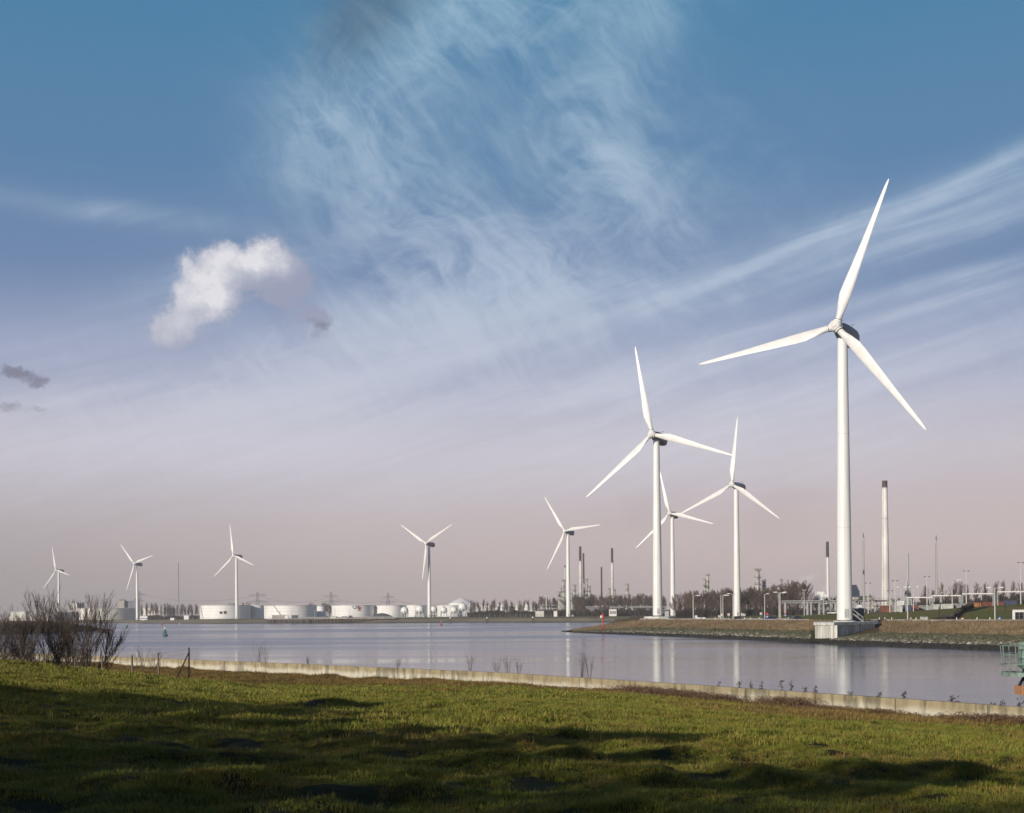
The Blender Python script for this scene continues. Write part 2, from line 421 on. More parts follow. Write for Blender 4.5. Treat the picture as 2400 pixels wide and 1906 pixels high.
# field edge and heights by direction, distance from the camera
EA = [math.atan(ray(x, HOR)[0]) for x in (-300, 0, 300, 600, 1200, 1800, 2400, 3000)]
EE = [66, 70, 80, 95, 100, 76, 60, 46]; EZ = [5.0, 4.6, 3.5, 1.85, 1.35, 1.3, 1.3, 1.3]
def ground_z(X_, Y_, fine=True):
    X_ = np.asarray(X_, float); Y_ = np.asarray(Y_, float)
    D = np.hypot(X_, Y_); a = np.arctan2(X_, Y_)
    Df = D * np.cos(np.clip(a, -1.2, 1.2))
    E = np.interp(a, EA, EE); Z = np.interp(a, EA, EZ)
    t = np.clip((Df - 9) / (E - 9), 0, 1)
    z = 5.55 + (Z - 5.55) * t
    s = np.clip((Df - E) / 22, 0, 1); s = s * s * (3 - 2 * s)
    z = z + (1.05 - z) * s
    z = np.where(np.abs(a) > 1.2, np.where(np.abs(a) > 1.6, 5.55, z), z)
    # towards the wall
    dw = wall_y(X_) - Y_
    z = np.where(dw < 8, np.minimum(z, 1.08 + np.clip(dw, 0, 8) * .10 + np.clip(z - 2.3, 0, 9) * np.clip(dw / 8, 0, 1)), z)
    amp = np.clip((D - 3) / 10, .3, 1)
    z = z + (fbm(X_ / 9, Y_ / 9, 2) - .5) * .30 * amp + (fbm(X_ / 2.2 + 9, Y_ / 2.6, 3) - .5) * .16 * amp
    left = np.clip((-(X_ / np.maximum(D, 1)) + .12) * 4, 0, 1) * np.clip((90 - D) / 30, 0, 1)
    k = np.clip(fbm(X_ / 1.6 + 40, Y_ / 2.0 + 3, 3) - .60, 0, 1)
    z = z + left * k * .55
    z = z + (vn(X_ / .33, Y_ / .33) - .5) * .06 + np.clip(fbm(X_ / .8 + 5, Y_ / 1.1, 2) - .46, 0, 1) * .42 * np.clip((48 - D) / 25, .25, 1)
    z = z + np.clip(1 - np.abs(dw - 1.2) / 2.5, 0, 1) * (fbm(X_ / 3.1, Y_ / 3.1, 2) - .5) * .7 * (Y_ > 0)
    z = np.where(dw < -.3, -1.5, z)
    return z

# ------------------------------------------------------------------ ground materials
def ground_mat(name, cols, scales, bump=.6, rough=.95):
    m = bpy.data.materials.new(name); m.use_nodes = True; T = m.node_tree; X.T = T
    b = T.nodes['Principled BSDF']; g = T.nodes.new('ShaderNodeNewGeometry'); v = g.outputs['Position']
    n1 = nz(v, scales[0], 5, .6, .4); n2 = nz(v, scales[1], 6, .65); n3 = nz(v, scales[2], 4, .7)
    c = mixc(sstep(n1, .35, .65), cols[0], cols[1]); c = mixc(sstep(n2, .45, .7) * .7, c, cols[2]); c = mixc(sstep(n3, .5, .8) * .5, c, cols[3])
    T.links.new(c, b.inputs['Base Color']); b.inputs['Roughness'].default_value = rough; b.inputs['Specular IOR Level'].default_value = .1
    bn = T.nodes.new('ShaderNodeBump'); bn.inputs['Strength'].default_value = bump; bn.inputs['Distance'].default_value = .12
    T.links.new((n3 + n2).v, bn.inputs['Height']); T.links.new(bn.outputs[0], b.inputs['Normal'])
    return m
M['field'] = ground_mat('field_soil', [(.030, .030, .010), (.045, .045, .013), (.045, .034, .016), (.012, .010, .007)], (.25, 1.2, 6))
M['land'] = ground_mat('land_soil', [(.13, .105, .06), (.10, .10, .045), (.17, .14, .09), (.07, .06, .04)], (.01, .06, .5))
M['verge'] = ground_mat('verge_grass', [(.12, .13, .028), (.19, .145, .05), (.10, .12, .025), (.20, .14, .06)], (.035, .12, 1.1))

# ------------------------------------------------------------------ foreground ground sheet
vis = math.radians(27)
azs = np.concatenate([np.linspace(-math.pi, -vis, 90)[:-1], np.linspace(-vis, vis, 460), np.linspace(vis, math.pi, 90)[1:-1]])
rad = np.concatenate([[.5, 2, 4], np.geomspace(6, 320, 420)])
R_, A_ = np.meshgrid(rad, azs, indexing='ij')
# within the field of view radius counts as depth
Xg = R_ * np.sin(A_); Yg = R_ * np.cos(A_)
Zg = ground_z(Xg, Yg)
me = grid_mesh('grass_field_ground', np.stack([Xg, Yg, Zg], -1)[:, ::-1], M['field'], wrap=True)
fieldg = ob('ground', me); props(fieldg, 'green grassy dike field sloping down to the concrete wall', None, None, 'structure')

# ------------------------------------------------------------------ water
m = bpy.data.materials.new('water'); m.use_nodes = True; T = m.node_tree; X.T = T
b = T.nodes['Principled BSDF']; g = T.nodes.new('ShaderNodeNewGeometry')
b.inputs['Base Color'].default_value = (.045, .090, .170, 1); b.inputs['IOR'].default_value = 1.333
sp = T.nodes.new('ShaderNodeSeparateXYZ'); T.links.new(g.outputs['Position'], sp.inputs[0])
px_, py_ = X(sp.outputs[0]), X(sp.outputs[1])
patch = nz(comb(px_ * .0035, py_ * .012, 0.), 1.0, 4, .5, .6)
ruf = sstep(patch, .40, .60)
far = sstep(py_ + px_ * -.6, 190., 420.)
ruffle = clamp(ruf * .55 + far * .55)
T.links.new((ruffle * .22 + .02).v, b.inputs['Roughness'])
wv1 = nz(comb(px_ * .10, py_ * .8, 0.), 1.0, 3, .55, .3); wv2 = nz(comb(px_ * .35, py_ * 3.2, 2.), 1.0, 4, .6, .3)
h = wv1 * .55 + wv2 * .30
bn = T.nodes.new('ShaderNodeBump'); bn.inputs['Distance'].default_value = .13
T.links.new((ruffle * .16 + .26).v, bn.inputs['Strength'])
T.links.new(h.v, bn.inputs['Height']); T.links.new(bn.outputs[0], b.inputs['Normal'])
M['water'] = m
wm = MB(); wm.add([(-2600, -300, 0), (3200, -300, 0), (3200, 4980, 0), (-2600, 4980, 0)], [(0, 1, 2, 3)])
props(ob('water', wm.mesh('water', m)), 'calm blue grey harbour water', None, None, 'structure')

# ------------------------------------------------------------------ far land
def loft(name, cols_, prof_rows, m, label, seg=1):
    """cols_: list of picture columns; prof_rows(x) -> list of (D, z)"""
    rows = [prof_rows(x) for x in cols_]
    P = np.zeros((len(rows), len(rows[0]), 3))
    for i, (x, r) in enumerate(zip(cols_, rows)):
        for j, (D, z) in enumerate(r):
            u = ((x - 1200) / FPX - (z - EYE) / D * sr) / cr
            P[i, j] = (u * D, D, z)
    me = grid_mesh(name, P, m)
    return props(ob(name, me), label, None, None, 'structure')
FSX = [-900, 150, 250, 330, 520, 650, 900, 1100, 1260, 1420, 1700]
FSD = [1500, 1460, 1385, 1260, 1115, 1110, 1035, 1030, 965, 925, 900]
def zl(x): return float(np.interp(x, [0, 320, 550, 1000, 1300, 1500, 2400], [2.4, 2.6, 3.5, 4.0, 4.2, 4.2, 4.2]))
def far_rows(x):
    d = float(np.interp(x, FSX, FSD)) + 6 * float(vn(np.array(x / 30.), np.array(3.)) - .5) * 2; z = zl(x)
    j = float(vn(np.array(x / 9.), np.array(1.)) - .5)
    return [(d - 6, -1.2), (d, .05), (d + 10, .9 + j * .5), (d + 24, z * .55 + j * .4), (d + 40, z * .93), (d + 60, z), (d + 400, z), (4950, z)]
# bank material: wet stones at the foot, grass above (colour by height)
def bank_mat(name, bands, nscale):
    m = bpy.data.materials.new(name); m.use_nodes = True; T = m.node_tree; X.T = T
    b = T.nodes['Principled BSDF']; g = T.nodes.new('ShaderNodeNewGeometry'); v = g.outputs['Position']
    s = T.nodes.new('ShaderNodeSeparateXYZ'); T.links.new(v, s.inputs[0])
    n = nz(v, nscale, 5, .65); n2 = nz(v, nscale * 7, 4, .7); n3 = nz(v, nscale * .15, 3, .6)
    hh = (X(s.outputs[2]) + (n - .5) * 1.1 + (n3 - .5) * .8) / 5.0
    c = ramp(clamp(hh), bands)
    c = mixc(sstep(n2, .45, .75) * .45, c, (.05, .042, .028))
    T.links.new(c, b.inputs['Base Color']); b.inputs['Roughness'].default_value = .95; b.inputs['Specular IOR Level'].default_value = .1
    bn = T.nodes.new('ShaderNodeBump'); bn.inputs['Strength'].default_value = .7; bn.inputs['Distance'].default_value = .25
    T.links.new(n2.v, bn.inputs['Height']); T.links.new(bn.outputs[0], b.inputs['Normal'])
    return m
M['far_bank'] = bank_mat('far_bank', [(0., (.05, .045, .035)), (.06, (.12, .105, .07)), (.2, (.24, .20, .13)), (.45, (.34, .27, .19)), (.7, (.17, .15, .08)), (1., (.10, .10, .05))], .08)
M['pen_bank'] = bank_mat('pen_bank', [(0., (.02, .017, .013)), (.10, (.05, .048, .026)), (.22, (.05, .052, .022)), (.36, (.085, .078, .034)), (.50, (.12, .085, .045)), (.80, (.16, .11, .065)), (1., (.10, .095, .04))], .35)
loft('far_shore_land', list(np.arange(-900, 1701, 13)), far_rows, M['far_bank'], 'low far shore with pale sandy banks')
PSX = [1322, 1330, 1400, 1560, 1700, 1860, 1950, 2140, 2400, 3200]
PSD = [488, 477, 440, 378, 338, 298, 277, 247, 219, 165]
def pd(x): return float(np.interp(x, PSX, PSD)) + 2.2 * float(vn(np.array(x / 14.), np.array(8.)) - .5)
ZR = 4.2
def pen_rows(x):
    d = pd(x); k = min(1., max(.0, (x - 1322) / 120.))
    k2 = min(1., max(.0, (x - 1322) / 190.))
    j = float(vn(np.array(x / 7.), np.array(2.)) - .5) * .5
    bk = 5 + 52 * k
    pr = [(0, 0.02), (6, 1.0), (15, 1.7 + j), (26, 2.3 + j), (36, 3.0 + j), (50, 3.9 + j * .5), (58, ZR)]
    rows = [(d - 5, -1.2)] + [(d + o * (.25 + .75 * k), .02 + z * k2) for o, z in pr]
    if x < 1480:
        bkd = d + 58 * (.25 + .75 * k)
        rows += [(bkd + 15 + k * 60, ZR * k2), (bkd + 30 + 90 * k, -1.0 if x < 1420 else ZR * k2), (bkd + 60 + 120 * k, -1.2 if x < 1440 else 4.1)]
    else:
        rows += [(d + 120, ZR), (d + 400, ZR + .06), (4940, ZR + .1)]
    return rows
pen = loft('peninsula_land', [1316, 1322, 1326] + list(np.arange(1330, 3201, 8)), pen_rows, M['pen_bank'], 'stone edged headland with brown winter grass')
# embankment of the motorway
CX = [1500, 1850, 2010, 2100, 2250, 2400, 3200]; CZ = [4.25, 5.1, 6.0, 6.6, 7.8, 8.8, 11]
def zc(x): return float(np.interp(x, CX, CZ))
def ef(x): return max(0., pd(x) + 96 - 322)
def emb_rows(x):
    z = zc(x); o = ef(x)
    return [(322 + o, 4.1), (326 + o, 4.3 if z > 4.3 else z), (352 + o, 4.25 + (z - 4.25) * .55), (378 + o, z - .08), (386 + o, z), (530 + o, z), (900, z), (930, 3.5)]
loft('embankment', list(np.arange(1660, 3201, 12)), emb_rows, M['verge'], 'mown green slope below the raised motorway')
def zr(x, D):
    """ground height on the right hand side"""
    D = D - ef(x)
    if D < 322: return ZR
    if x < 1660: return ZR
    z = zc(x)
    return float(np.interp(D, [322, 326, 352, 378, 386, 900, 930], [4.2, 4.3, 4.25 + (z - 4.25) * .55, z - .08, z, z, ZR]))
# roads
def strip(name, xs, D0, D1, dz, m, label, kind='structure', zf=None):
    P = np.zeros((len(xs), 2, 3))
    for i, x in enumerate(xs):
        for j, Df in enumerate((D0, D1)):
            D = Df(x) if callable(Df) else Df
            z = (zf(x, D) if zf else ZR) + dz
            P[i, j] = gp(x, D, z)
    return props(ob(name, grid_mesh(name, P, m)), label, None, None, kind)
xs = list(np.arange(1470, 3200, 20))
strip('road', xs, lambda x: pd(x) + 66, lambda x: pd(x) + 76, .012, M['asphalt'], 'road along the top of the headland bank')
strip('road_edge_line', xs, lambda x: pd(x) + 66.6, lambda x: pd(x) + 66.8, .017, M['line_paint'], 'white edge line of the headland road')
strip('motorway_deck', list(np.arange(1960, 3201, 20)), lambda x: 387 + ef(x), lambda x: 409 + ef(x), .03, M['asphalt'], 'motorway on top of the embankment', zf=lambda x, D: zc(x))
# left spit
def spit_rows(x):
    d = float(np.interp(x, [-400, 0, 255, 262], [470, 527, 632, 640])); k = min(1, max(0, (256 - x) / 120.)) ** .8
    j = float(vn(np.array(x / 10.), np.array(4.)) - .5)
    return [(d - 4, -1), (d, .1 * k), (d + 10, 1.1 * k), (d + 22, (3.0 + j) * k), (d + 32, (4.2 + j) * k), (d + 60, 4.4 * k), (d + 90, 2 * k), (d + 110, -1)]
M['spit'] = bank_mat('spit_bank', [(0., (.02, .018, .014)), (.2, (.045, .03, .025)), (.45, (.03, .035, .018)), (1., (.03, .036, .02))], .2)
loft('spit_land', list(np.arange(-400, 259, 7)) + [258, 262], spit_rows, M['spit'], 'dark grassy spit behind the bare willows')

# ------------------------------------------------------------------ scattering with geometry nodes
def scatter(name, pts, rots, scls, protos, label, kind='stuff', parent=None):
    me = bpy.data.meshes.new(name + '_points'); me.vertices.add(len(pts)); me.vertices.foreach_set('co', np.asarray(pts, np.float32).ravel())
    a = me.attributes.new('rot', 'FLOAT_VECTOR', 'POINT'); a.data.foreach_set('vector', np.asarray(rots, np.float32).ravel())
    a = me.attributes.new('scl', 'FLOAT_VECTOR', 'POINT'); a.data.foreach_set('vector', np.asarray(scls, np.float32).ravel())
    o = ob(name, me, parent); props(o, label, None, None, kind)
    c = bpy.data.collections.new(name + '_pieces')
    for p in protos: c.objects.link(bpy.data.objects.new(p.name, p))
    ng = bpy.data.node_groups.new(name + '_scatter', 'GeometryNodeTree')
    ng.interface.new_socket('Geometry', in_out='INPUT', socket_type='NodeSocketGeometry')
    ng.interface.new_socket('Geometry', in_out='OUTPUT', socket_type='NodeSocketGeometry')
    N = ng.nodes; L = ng.links
    gi = N.new('NodeGroupInput'); go = N.new('NodeGroupOutput')
    ci = N.new('GeometryNodeCollectionInfo'); ci.inputs[0].default_value = c; ci.inputs['Separate Children'].default_value = True; ci.inputs['Reset Children'].default_value = True
    ip = N.new('GeometryNodeInstanceOnPoints'); ip.inputs['Pick Instance'].default_value = True
    ri = N.new('FunctionNodeRandomValue'); ri.data_type = 'INT'
    for s_ in ri.inputs:
        if s_.type == 'INT' and s_.name == 'Max': s_.default_value = len(protos) - 1
        if s_.type == 'INT' and s_.name == 'Min': s_.default_value = 0
    ra = N.new('GeometryNodeInputNamedAttribute'); ra.data_type = 'FLOAT_VECTOR'; ra.inputs[0].default_value = 'rot'
    sa = N.new('GeometryNodeInputNamedAttribute'); sa.data_type = 'FLOAT_VECTOR'; sa.inputs[0].default_value = 'scl'
    e2r = N.new('FunctionNodeEulerToRotation'); L.new(ra.outputs['Attribute'], e2r.inputs[0])
    L.new(gi.outputs[0], ip.inputs['Points']); L.new(ci.outputs[0], ip.inputs['Instance'])
    L.new([s_ for s_ in ri.outputs if s_.type == 'INT'][0], ip.inputs['Instance Index'])
    L.new(e2r.outputs[0], ip.inputs['Rotation']); L.new(sa.outputs['Attribute'], ip.inputs['Scale'])
    L.new(ip.outputs[0], go.inputs[0])
    md = o.modifiers.new('scatter', 'NODES'); md.node_group = ng
    return o

def leaf_mat(name, cols, sc_=(.2, 1.5)):
    """grass colour that wanders over the field, plus a random tint per tuft"""
    m = bpy.data.materials.new(name); m.use_nodes = True; T = m.node_tree; X.T = T
    b = T.nodes['Principled BSDF']; g = T.nodes.new('ShaderNodeNewGeometry'); oi = T.nodes.new('ShaderNodeObjectInfo')
    v = g.outputs['Position']; n1 = nz(v, sc_[0], 4, .6, .3); n2 = nz(v, sc_[1], 4, .6)
    c = mixc(sstep(n1, .38, .62), cols[0], cols[1]); c = mixc(sstep(n2, .47, .66) * .85, c, cols[2]); n5 = nz(v, sc_[0] * 2.6, 5, .7, .8); c = mixc(sstep(n5, .48, .68) * .75, c, cols[3])
    c = mixc(X(oi.outputs['Random']) ** 2.0 * .5, c, cols[2])
    T.links.new(c, b.inputs['Base Color']); b.inputs['Roughness'].default_value = .7; b.inputs['Specular IOR Level'].default_value = .25
    return m
M['grass'] = leaf_mat('grass_blades', [(.128, .160, .016), (.180, .185, .022), (.25, .175, .040), (.075, .088, .016)])
M['grass_dry'] = leaf_mat('dry_grass_blades', [(.22, .15, .04), (.28, .175, .05), (.13, .07, .028), (.14, .125, .022)], (.3, 2))
M['bank_grass'] = leaf_mat('bank_grass_blades', [(.25, .172, .095), (.18, .122, .066), (.30, .22, .13), (.13, .10, .05)], (.05, .2))
def tuft(name, n, h, spread, w, m, bend=.5, seed=0):
    r = random.Random(seed); mb = MB()
    for i in range(n):
        a = r.uniform(0, 6.283); d = spread * math.sqrt(r.random()); x, y = d * math.cos(a), d * math.sin(a)
        a2 = a + r.uniform(-1, 1); hh = h * r.uniform(.5, 1.1); b_ = bend * hh * r.uniform(.3, 1.2)
        dx_, dy_ = math.cos(a2) * b_, math.sin(a2) * b_
        px2, py2 = -math.sin(a2) * w * r.uniform(.6, 1.2), math.cos(a2) * w
        mb.add([(x - px2, y - py2, -.02), (x + px2, y + py2, -.02), (x + dx_ * .4 + px2 * .7, y + dy_ * .4 + py2 * .7, hh * .6), (x + dx_ * .4 - px2 * .7, y + dy_ * .4 - py2 * .7, hh * .6), (x + dx_, y + dy_, hh)],
               [(0, 1, 2, 3), (3, 2, 4)])
    return mb.mesh(name, m)
def polar_pts(n, d0, d1, a0, a1, power=1.0):
    D = d0 * (d1 / d0) ** rng.random(n) if power == 0 else (d0 ** 2 + (d1 ** 2 - d0 ** 2) * rng.random(n)) ** .5
    a = rng.uniform(a0, a1, n); return D * np.tan(a), D
def field_scatter(name, n, d0, d1, protos, smin, smax, label, keep=None, power=1.0, a0=-.405, a1=.405):
    x, y = polar_pts(n, d0, d1, a0, a1, power)
    dw = wall_y(x) - y; k = dw > .35
    if keep is not None: k &= keep(x, y, dw)
    x, y = x[k], y[k]; z = ground_z(x, y)
    r = np.stack([rng.normal(0, .12, len(x)), rng.normal(0, .12, len(x)), rng.uniform(0, 6.28, len(x))], 1)
    s = rng.uniform(smin, smax, len(x)) * (.45 + 1.25 * fbm(x / 1.3 + 70, y / 1.6, 3)); s = np.stack([s, s, s * rng.uniform(.7, 1.3, len(x))], 1)
    return scatter(name, np.stack([x, y, z], 1), r, s, protos, label)
near = [tuft('tuft_near', 34, .045, .12, .0032, M['grass'], 1.3, i) for i in range(5)]
mid = [tuft('tuft_mid', 30, .065, .20, .007, M['grass'], 1.2, 10 + i) for i in range(4)]
farT = [tuft('tuft_far', 24, .09, .34, .014, M['grass'], 1.1, 20 + i) for i in range(3)]
dryt = [tuft('tuft_dry', 24, .14, .30, .012, M['grass_dry'], 1.2, 30 + i) for i in range(3)]
def bare(x, y):                         # patches left without grass, dark ground showing
    return (fbm(x / .8 + 51, y / 1.3 + 8, 3) > .64 + .08 * np.clip((x + y * .1) / 6, 0, 1))
def dryn(x, y):
    d = wall_y(x) - y; return fbm(x / 6 + 3, y / 5 + 7, 3) - .10 * np.clip(1 - d / 40, 0, 1) - .10 * np.clip(1 - d / 9, 0, 1)
def dryzone(x, y, d):
    return (d < 40) & (dryn(x, y) > -9) & (fbm(x / 6 + 3, y / 4 + 7, 4) > .60 - .12 * np.clip(1 - d / 40, 0, 1) - .10 * np.clip(1 - d / 7, 0, 1))
field_scatter('grass', 46000, 8.5, 28, near, .6, 1.15, 'short green grass covering the near slope', lambda x, y, d: ~bare(x, y))
field_scatter('grass', 52000, 24, 62, mid, .7, 1.6, 'green grass over the middle of the field', lambda x, y, d: ~bare(x, y) & (~dryzone(x, y, d) | (vn(x * 3, y * 3) > .72)))
field_scatter('grass', 46000, 58, 112, farT, .7, 1.5, 'green and yellow grass near the field edge', lambda x, y, d: (d > 1.) & ~bare(x, y) & (~dryzone(x, y, d) | (vn(x * 3, y * 3) > .72)) & (y < np.interp(np.arctan2(x, y), EA, EE) + 6))
field_scatter('dry_grass', 240000, 30, 175, dryt, .7, 1.5, 'rusty brown dead grass towards the wall',
              lambda x, y, d: dryzone(x, y, d) | (y > np.interp(np.arctan2(x, y), EA, EE) + 3))
field_scatter('dry_grass', 2600, 14, 34, [tuft('tuft_coarse', 22, .11, .13, .0045, M['grass_dry'], .9, 50 + i) for i in range(2)], .7, 1.3, 'coarse straw coloured tufts in the near field', lambda x, y, d: fbm(x / 1.5, y / 1.5 + 30, 3) > .52)

field_scatter('wall_foot_grass', 60000, 50, 190, [tuft('tuft_tall', 22, .34, .25, .011, M['grass_dry'], .8, 80 + i) for i in range(3)], .5, 1.2, 'tall rusty dead grass against the wall',
              lambda x, y, d: (d < 2.6) & (fbm(x / 2.3 + 11, y / 2.3, 3) > .47))
# dead grass and stones on the headland bank
def pen_scatter(name, n, o0, o1, protos, smin, smax, label, x0=1345, x1=2420, dens=0):
    px2 = rng.uniform(x0, x1, n); o = rng.uniform(o0, o1, n); P = []; 
    for x, q in zip(px2, o):
        d = pd(x); k = min(1., (x - 1322) / 120.); k2 = min(1., (x - 1322) / 190.)
        D = d + q * (.25 + .75 * k); z = .02 + k2 * float(np.interp(q, [0, 6, 15, 26, 36, 50, 58, 70], [0.02, 1.0, 1.7, 2.3, 3.0, 3.9, 4.2, 4.2]))
        if 1900 < x < 2070 and 283 < D < 318: continue
        P.append(gp(x, D, z))
    P = np.array([tuple(p) for p in P])
    r = np.stack([rng.normal(0, .3, len(P)), rng.normal(0, .3, len(P)), rng.uniform(0, 6.28, len(P))], 1)
    s = rng.uniform(smin, smax, len(P)) ; s = np.stack([s, s, s * rng.uniform(.6, 1.2, len(P))], 1)
    return scatter(name, P, r, s, protos, label)
bkt = [tuft('bank_tuft', 24, .42, .8, .035, M['bank_grass'], .8, 60 + i) for i in range(3)]
pen_scatter('bank_grass', 15000, 23, 62, bkt, .6, 1.4, 'brown dead grass on the headland bank')
def stone_mesh(name, m, seed):
    r = random.Random(seed); bm = bmesh.new(); bmesh.ops.create_icosphere(bm, subdivisions=1, radius=.5)
    for v in bm.verts: v.co *= r.uniform(.7, 1.15); v.co.z *= .7
    me = bpy.data.meshes.new(name); bm.to_mesh(me); bm.free(); me.materials.append(m); return me
def stone_mat(name, a, b_):
    m = bpy.data.materials.new(name); m.use_nodes = True; T = m.node_tree; X.T = T
    b = T.nodes['Principled BSDF']; oi = T.nodes.new('ShaderNodeObjectInfo')
    T.links.new(ramp(X(oi.outputs['Random']), [(0, a), (.8, tuple((p + q) / 2 for p, q in zip(a, b_))), (.93, b_), (1, b_)]), b.inputs['Base Color'])
    b.inputs['Roughness'].default_value = .85; return m
M['stone_wet'] = stone_mat('wet_stone', (.012, .011, .009), (.03, .027, .02))
M['stone_pale'] = stone_mat('pale_stone', (.055, .05, .03), (.36, .32, .25))
M['stone_moss'] = stone_mat('mossy_stone', (.04, .045, .018), (.16, .14, .08))
pen_scatter('stones', 5200, -1.2, 3.0, [stone_mesh('stone_wet', M['stone_wet'], i) for i in range(3)], .6, 1.5, 'black wet stones at the waterline')
pen_scatter('stones', 4200, 1.5, 12, [stone_mesh('stone_pale', M['stone_pale'], 5 + i) for i in range(3)], .4, 1.0, 'pale speckled stones above the waterline')
pen_scatter('stones', 9000, 7, 24, [stone_mesh('stone_moss', M['stone_moss'], 9 + i) for i in range(3)], .4, 1.1, 'mossy stones on the lower bank')

# ------------------------------------------------------------------ concrete wall
m = bpy.data.materials.new('wall_concrete'); m.use_nodes = True; T = m.node_tree; X.T = T
b = T.nodes['Principled BSDF']; g = T.nodes.new('ShaderNodeNewGeometry'); s = T.nodes.new('ShaderNodeSeparateXYZ'); T.links.new(g.outputs['Position'], s.inputs[0])
pxw, pyw, pzw = X(s.outputs[0]), X(s.outputs[1]), X(s.outputs[2])
n1 = nz(comb(pxw * 1.6, pyw * 1.6, pzw * .35), 1.0, 6, .65); n2 = nz(comb(pxw, pyw, pzw), .35, 4, .6); n3 = nz(comb(pxw, pyw, pzw), 9, 4, .6)
c = mixc(sstep(n1, .35, .7), (.34, .275, .165), (.20, .155, .085))
c = mixc(sstep((WALL_TOP - pzw) + (n2 - .5) * 1.2, .25, .75) * .75, c, (.58, .54, .44))
c = mixc(sstep(n1 * n2, .24, .34) * .6, c, (.10, .09, .055)); c = mixc(sstep(n3, .6, .8) * .3, c, (.12, .10, .07))
T.links.new(c, b.inputs['Base Color']); b.inputs['Roughness'].default_value = .9
bn = T.nodes.new('ShaderNodeBump'); bn.inputs['Strength'].default_value = .3; T.links.new(n3.v, bn.inputs['Height']); T.links.new(bn.outputs[0], b.inputs['Normal'])
M['wall'] = m
wt = thing('floodwall', 'long weathered concrete wall between the grass field and the water', 'wall', (0, 107, 0))
pl = [Vector((a, c_, 0)) for a, c_ in zip(WX, WY)]
dense = []
for i in range(1, len(pl) - 3):
    L_ = (pl[i + 1] - pl[i]).length; k = max(1, int(L_ / 1.0))
    for j in range(k): dense.append(pl[i].lerp(pl[i + 1], j / k))
# smooth the line
for _ in range(12):
    dense = [dense[0]] + [(dense[i - 1] + dense[i] * 2 + dense[i + 1]) / 4 for i in range(1, len(dense) - 1)] + [dense[-1]]
acc = 0; i0 = 0; panels = []
for i in range(1, len(dense)):
    acc += (dense[i] - dense[i - 1]).length
    if acc > 6.0 or i == len(dense) - 1: panels.append((i0, i)); i0 = i; acc = 0
for (a, c_) in panels:
    mb = MB(); seq = dense[a:c_ + 1]; seq = seq[:-1] + [seq[-1].lerp(seq[-2], .035)]
    n_ = len(seq); vs = []; h_ = WALL_TOP + random.uniform(-.012, .012)
    for i, p in enumerate(seq):
        d = (seq[min(i + 1, n_ - 1)] - seq[max(i - 1, 0)]).normalized(); nn = Vector((-d.y, d.x, 0))
        if nn.y < 0: nn = -nn
        f = p - Vector((0, 107, 0))
        for q, z in ((0, -1.2), (0, h_ - .03), (.03, h_), (.32, h_), (.35, h_ - .03), (.35, -1.2)):
            vs.append((f.x + nn.x * q, f.y + nn.y * q, z))
    fs = [(i * 6 + k, i * 6 + k + 1, i * 6 + 6 + k + 1, i * 6 + 6 + k) for i in range(n_ - 1) for k in range(5)]
    fs += [tuple(range(6)), tuple((n_ - 1) * 6 + k for k in range(6))[::-1]]
    mb.add(vs, fs); part('wall_panel', mb, M['wall'], wt)
for (a, c_) in panels[:-1]:
    p = dense[c_] - Vector((0, 107, 0)); jb = MB(); jb.box(p.x - .05, p.x + .05, p.y + .05, p.y + .28, -1, WALL_TOP - .02); part('joint_filler', jb, M['dark_metal'], wt)

# ------------------------------------------------------------------ wind turbines
def airfoil(n=14):
    P = []
    for i in range(n):
        t = 2 * math.pi * i / n; x = .5 * math.cos(t); y = math.sin(t) * .5
        P.append((x, y))
    return P
def blade_mesh():
    mb = MB(); n = 18; L = 35.0
    st = [(0.9, 1.55, 1.55, 0), (1.6, 1.55, 1.5, 0), (3.0, 1.62, 1.35, 14), (5.0, 2.25, 1.05, 15), (7.5, 2.75, .80, 12), (10, 2.6, .62, 9), (14, 2.2, .46, 6), (19, 1.75, .34, 4),
          (24, 1.35, .25, 2.5), (29, 1.0, .17, 1), (32, .78, .12, 0), (34, .52, .08, 0), (34.7, .3, .05, 0), (35, .06, .02, 0)]
    vs = []
    for z, c, th, tw in st:
        k = min(1, max(0, (z - 1.6) / 5)); tw = math.radians(tw + 4 * k)
        for i in range(n):
            t = 2 * math.pi * i / n; cx = math.cos(t); sy = math.sin(t)
            # round root turning into a teardrop section
            px = .5 * c * cx - k * c * .18; w = 1 - k * .55 * (1 - cx) / 2
            py = .5 * th * sy * (w if k > 0 else 1)
            vs.append((px * math.cos(tw) - py * math.sin(tw), px * math.sin(tw) + py * math.cos(tw), z))
    fs = [(i * n + k, i * n + (k + 1) % n, (i + 1) * n + (k + 1) % n, (i + 1) * n + k) for i in range(len(st) - 1) for k in range(n)]
    fs += [tuple(range(n))[::-1], tuple((len(st) - 1) * n + k for k in range(n))]
    mb.add(vs, fs); return mb.mesh('blade', M['blade_paint'], True)
BLADE = blade_mesh()
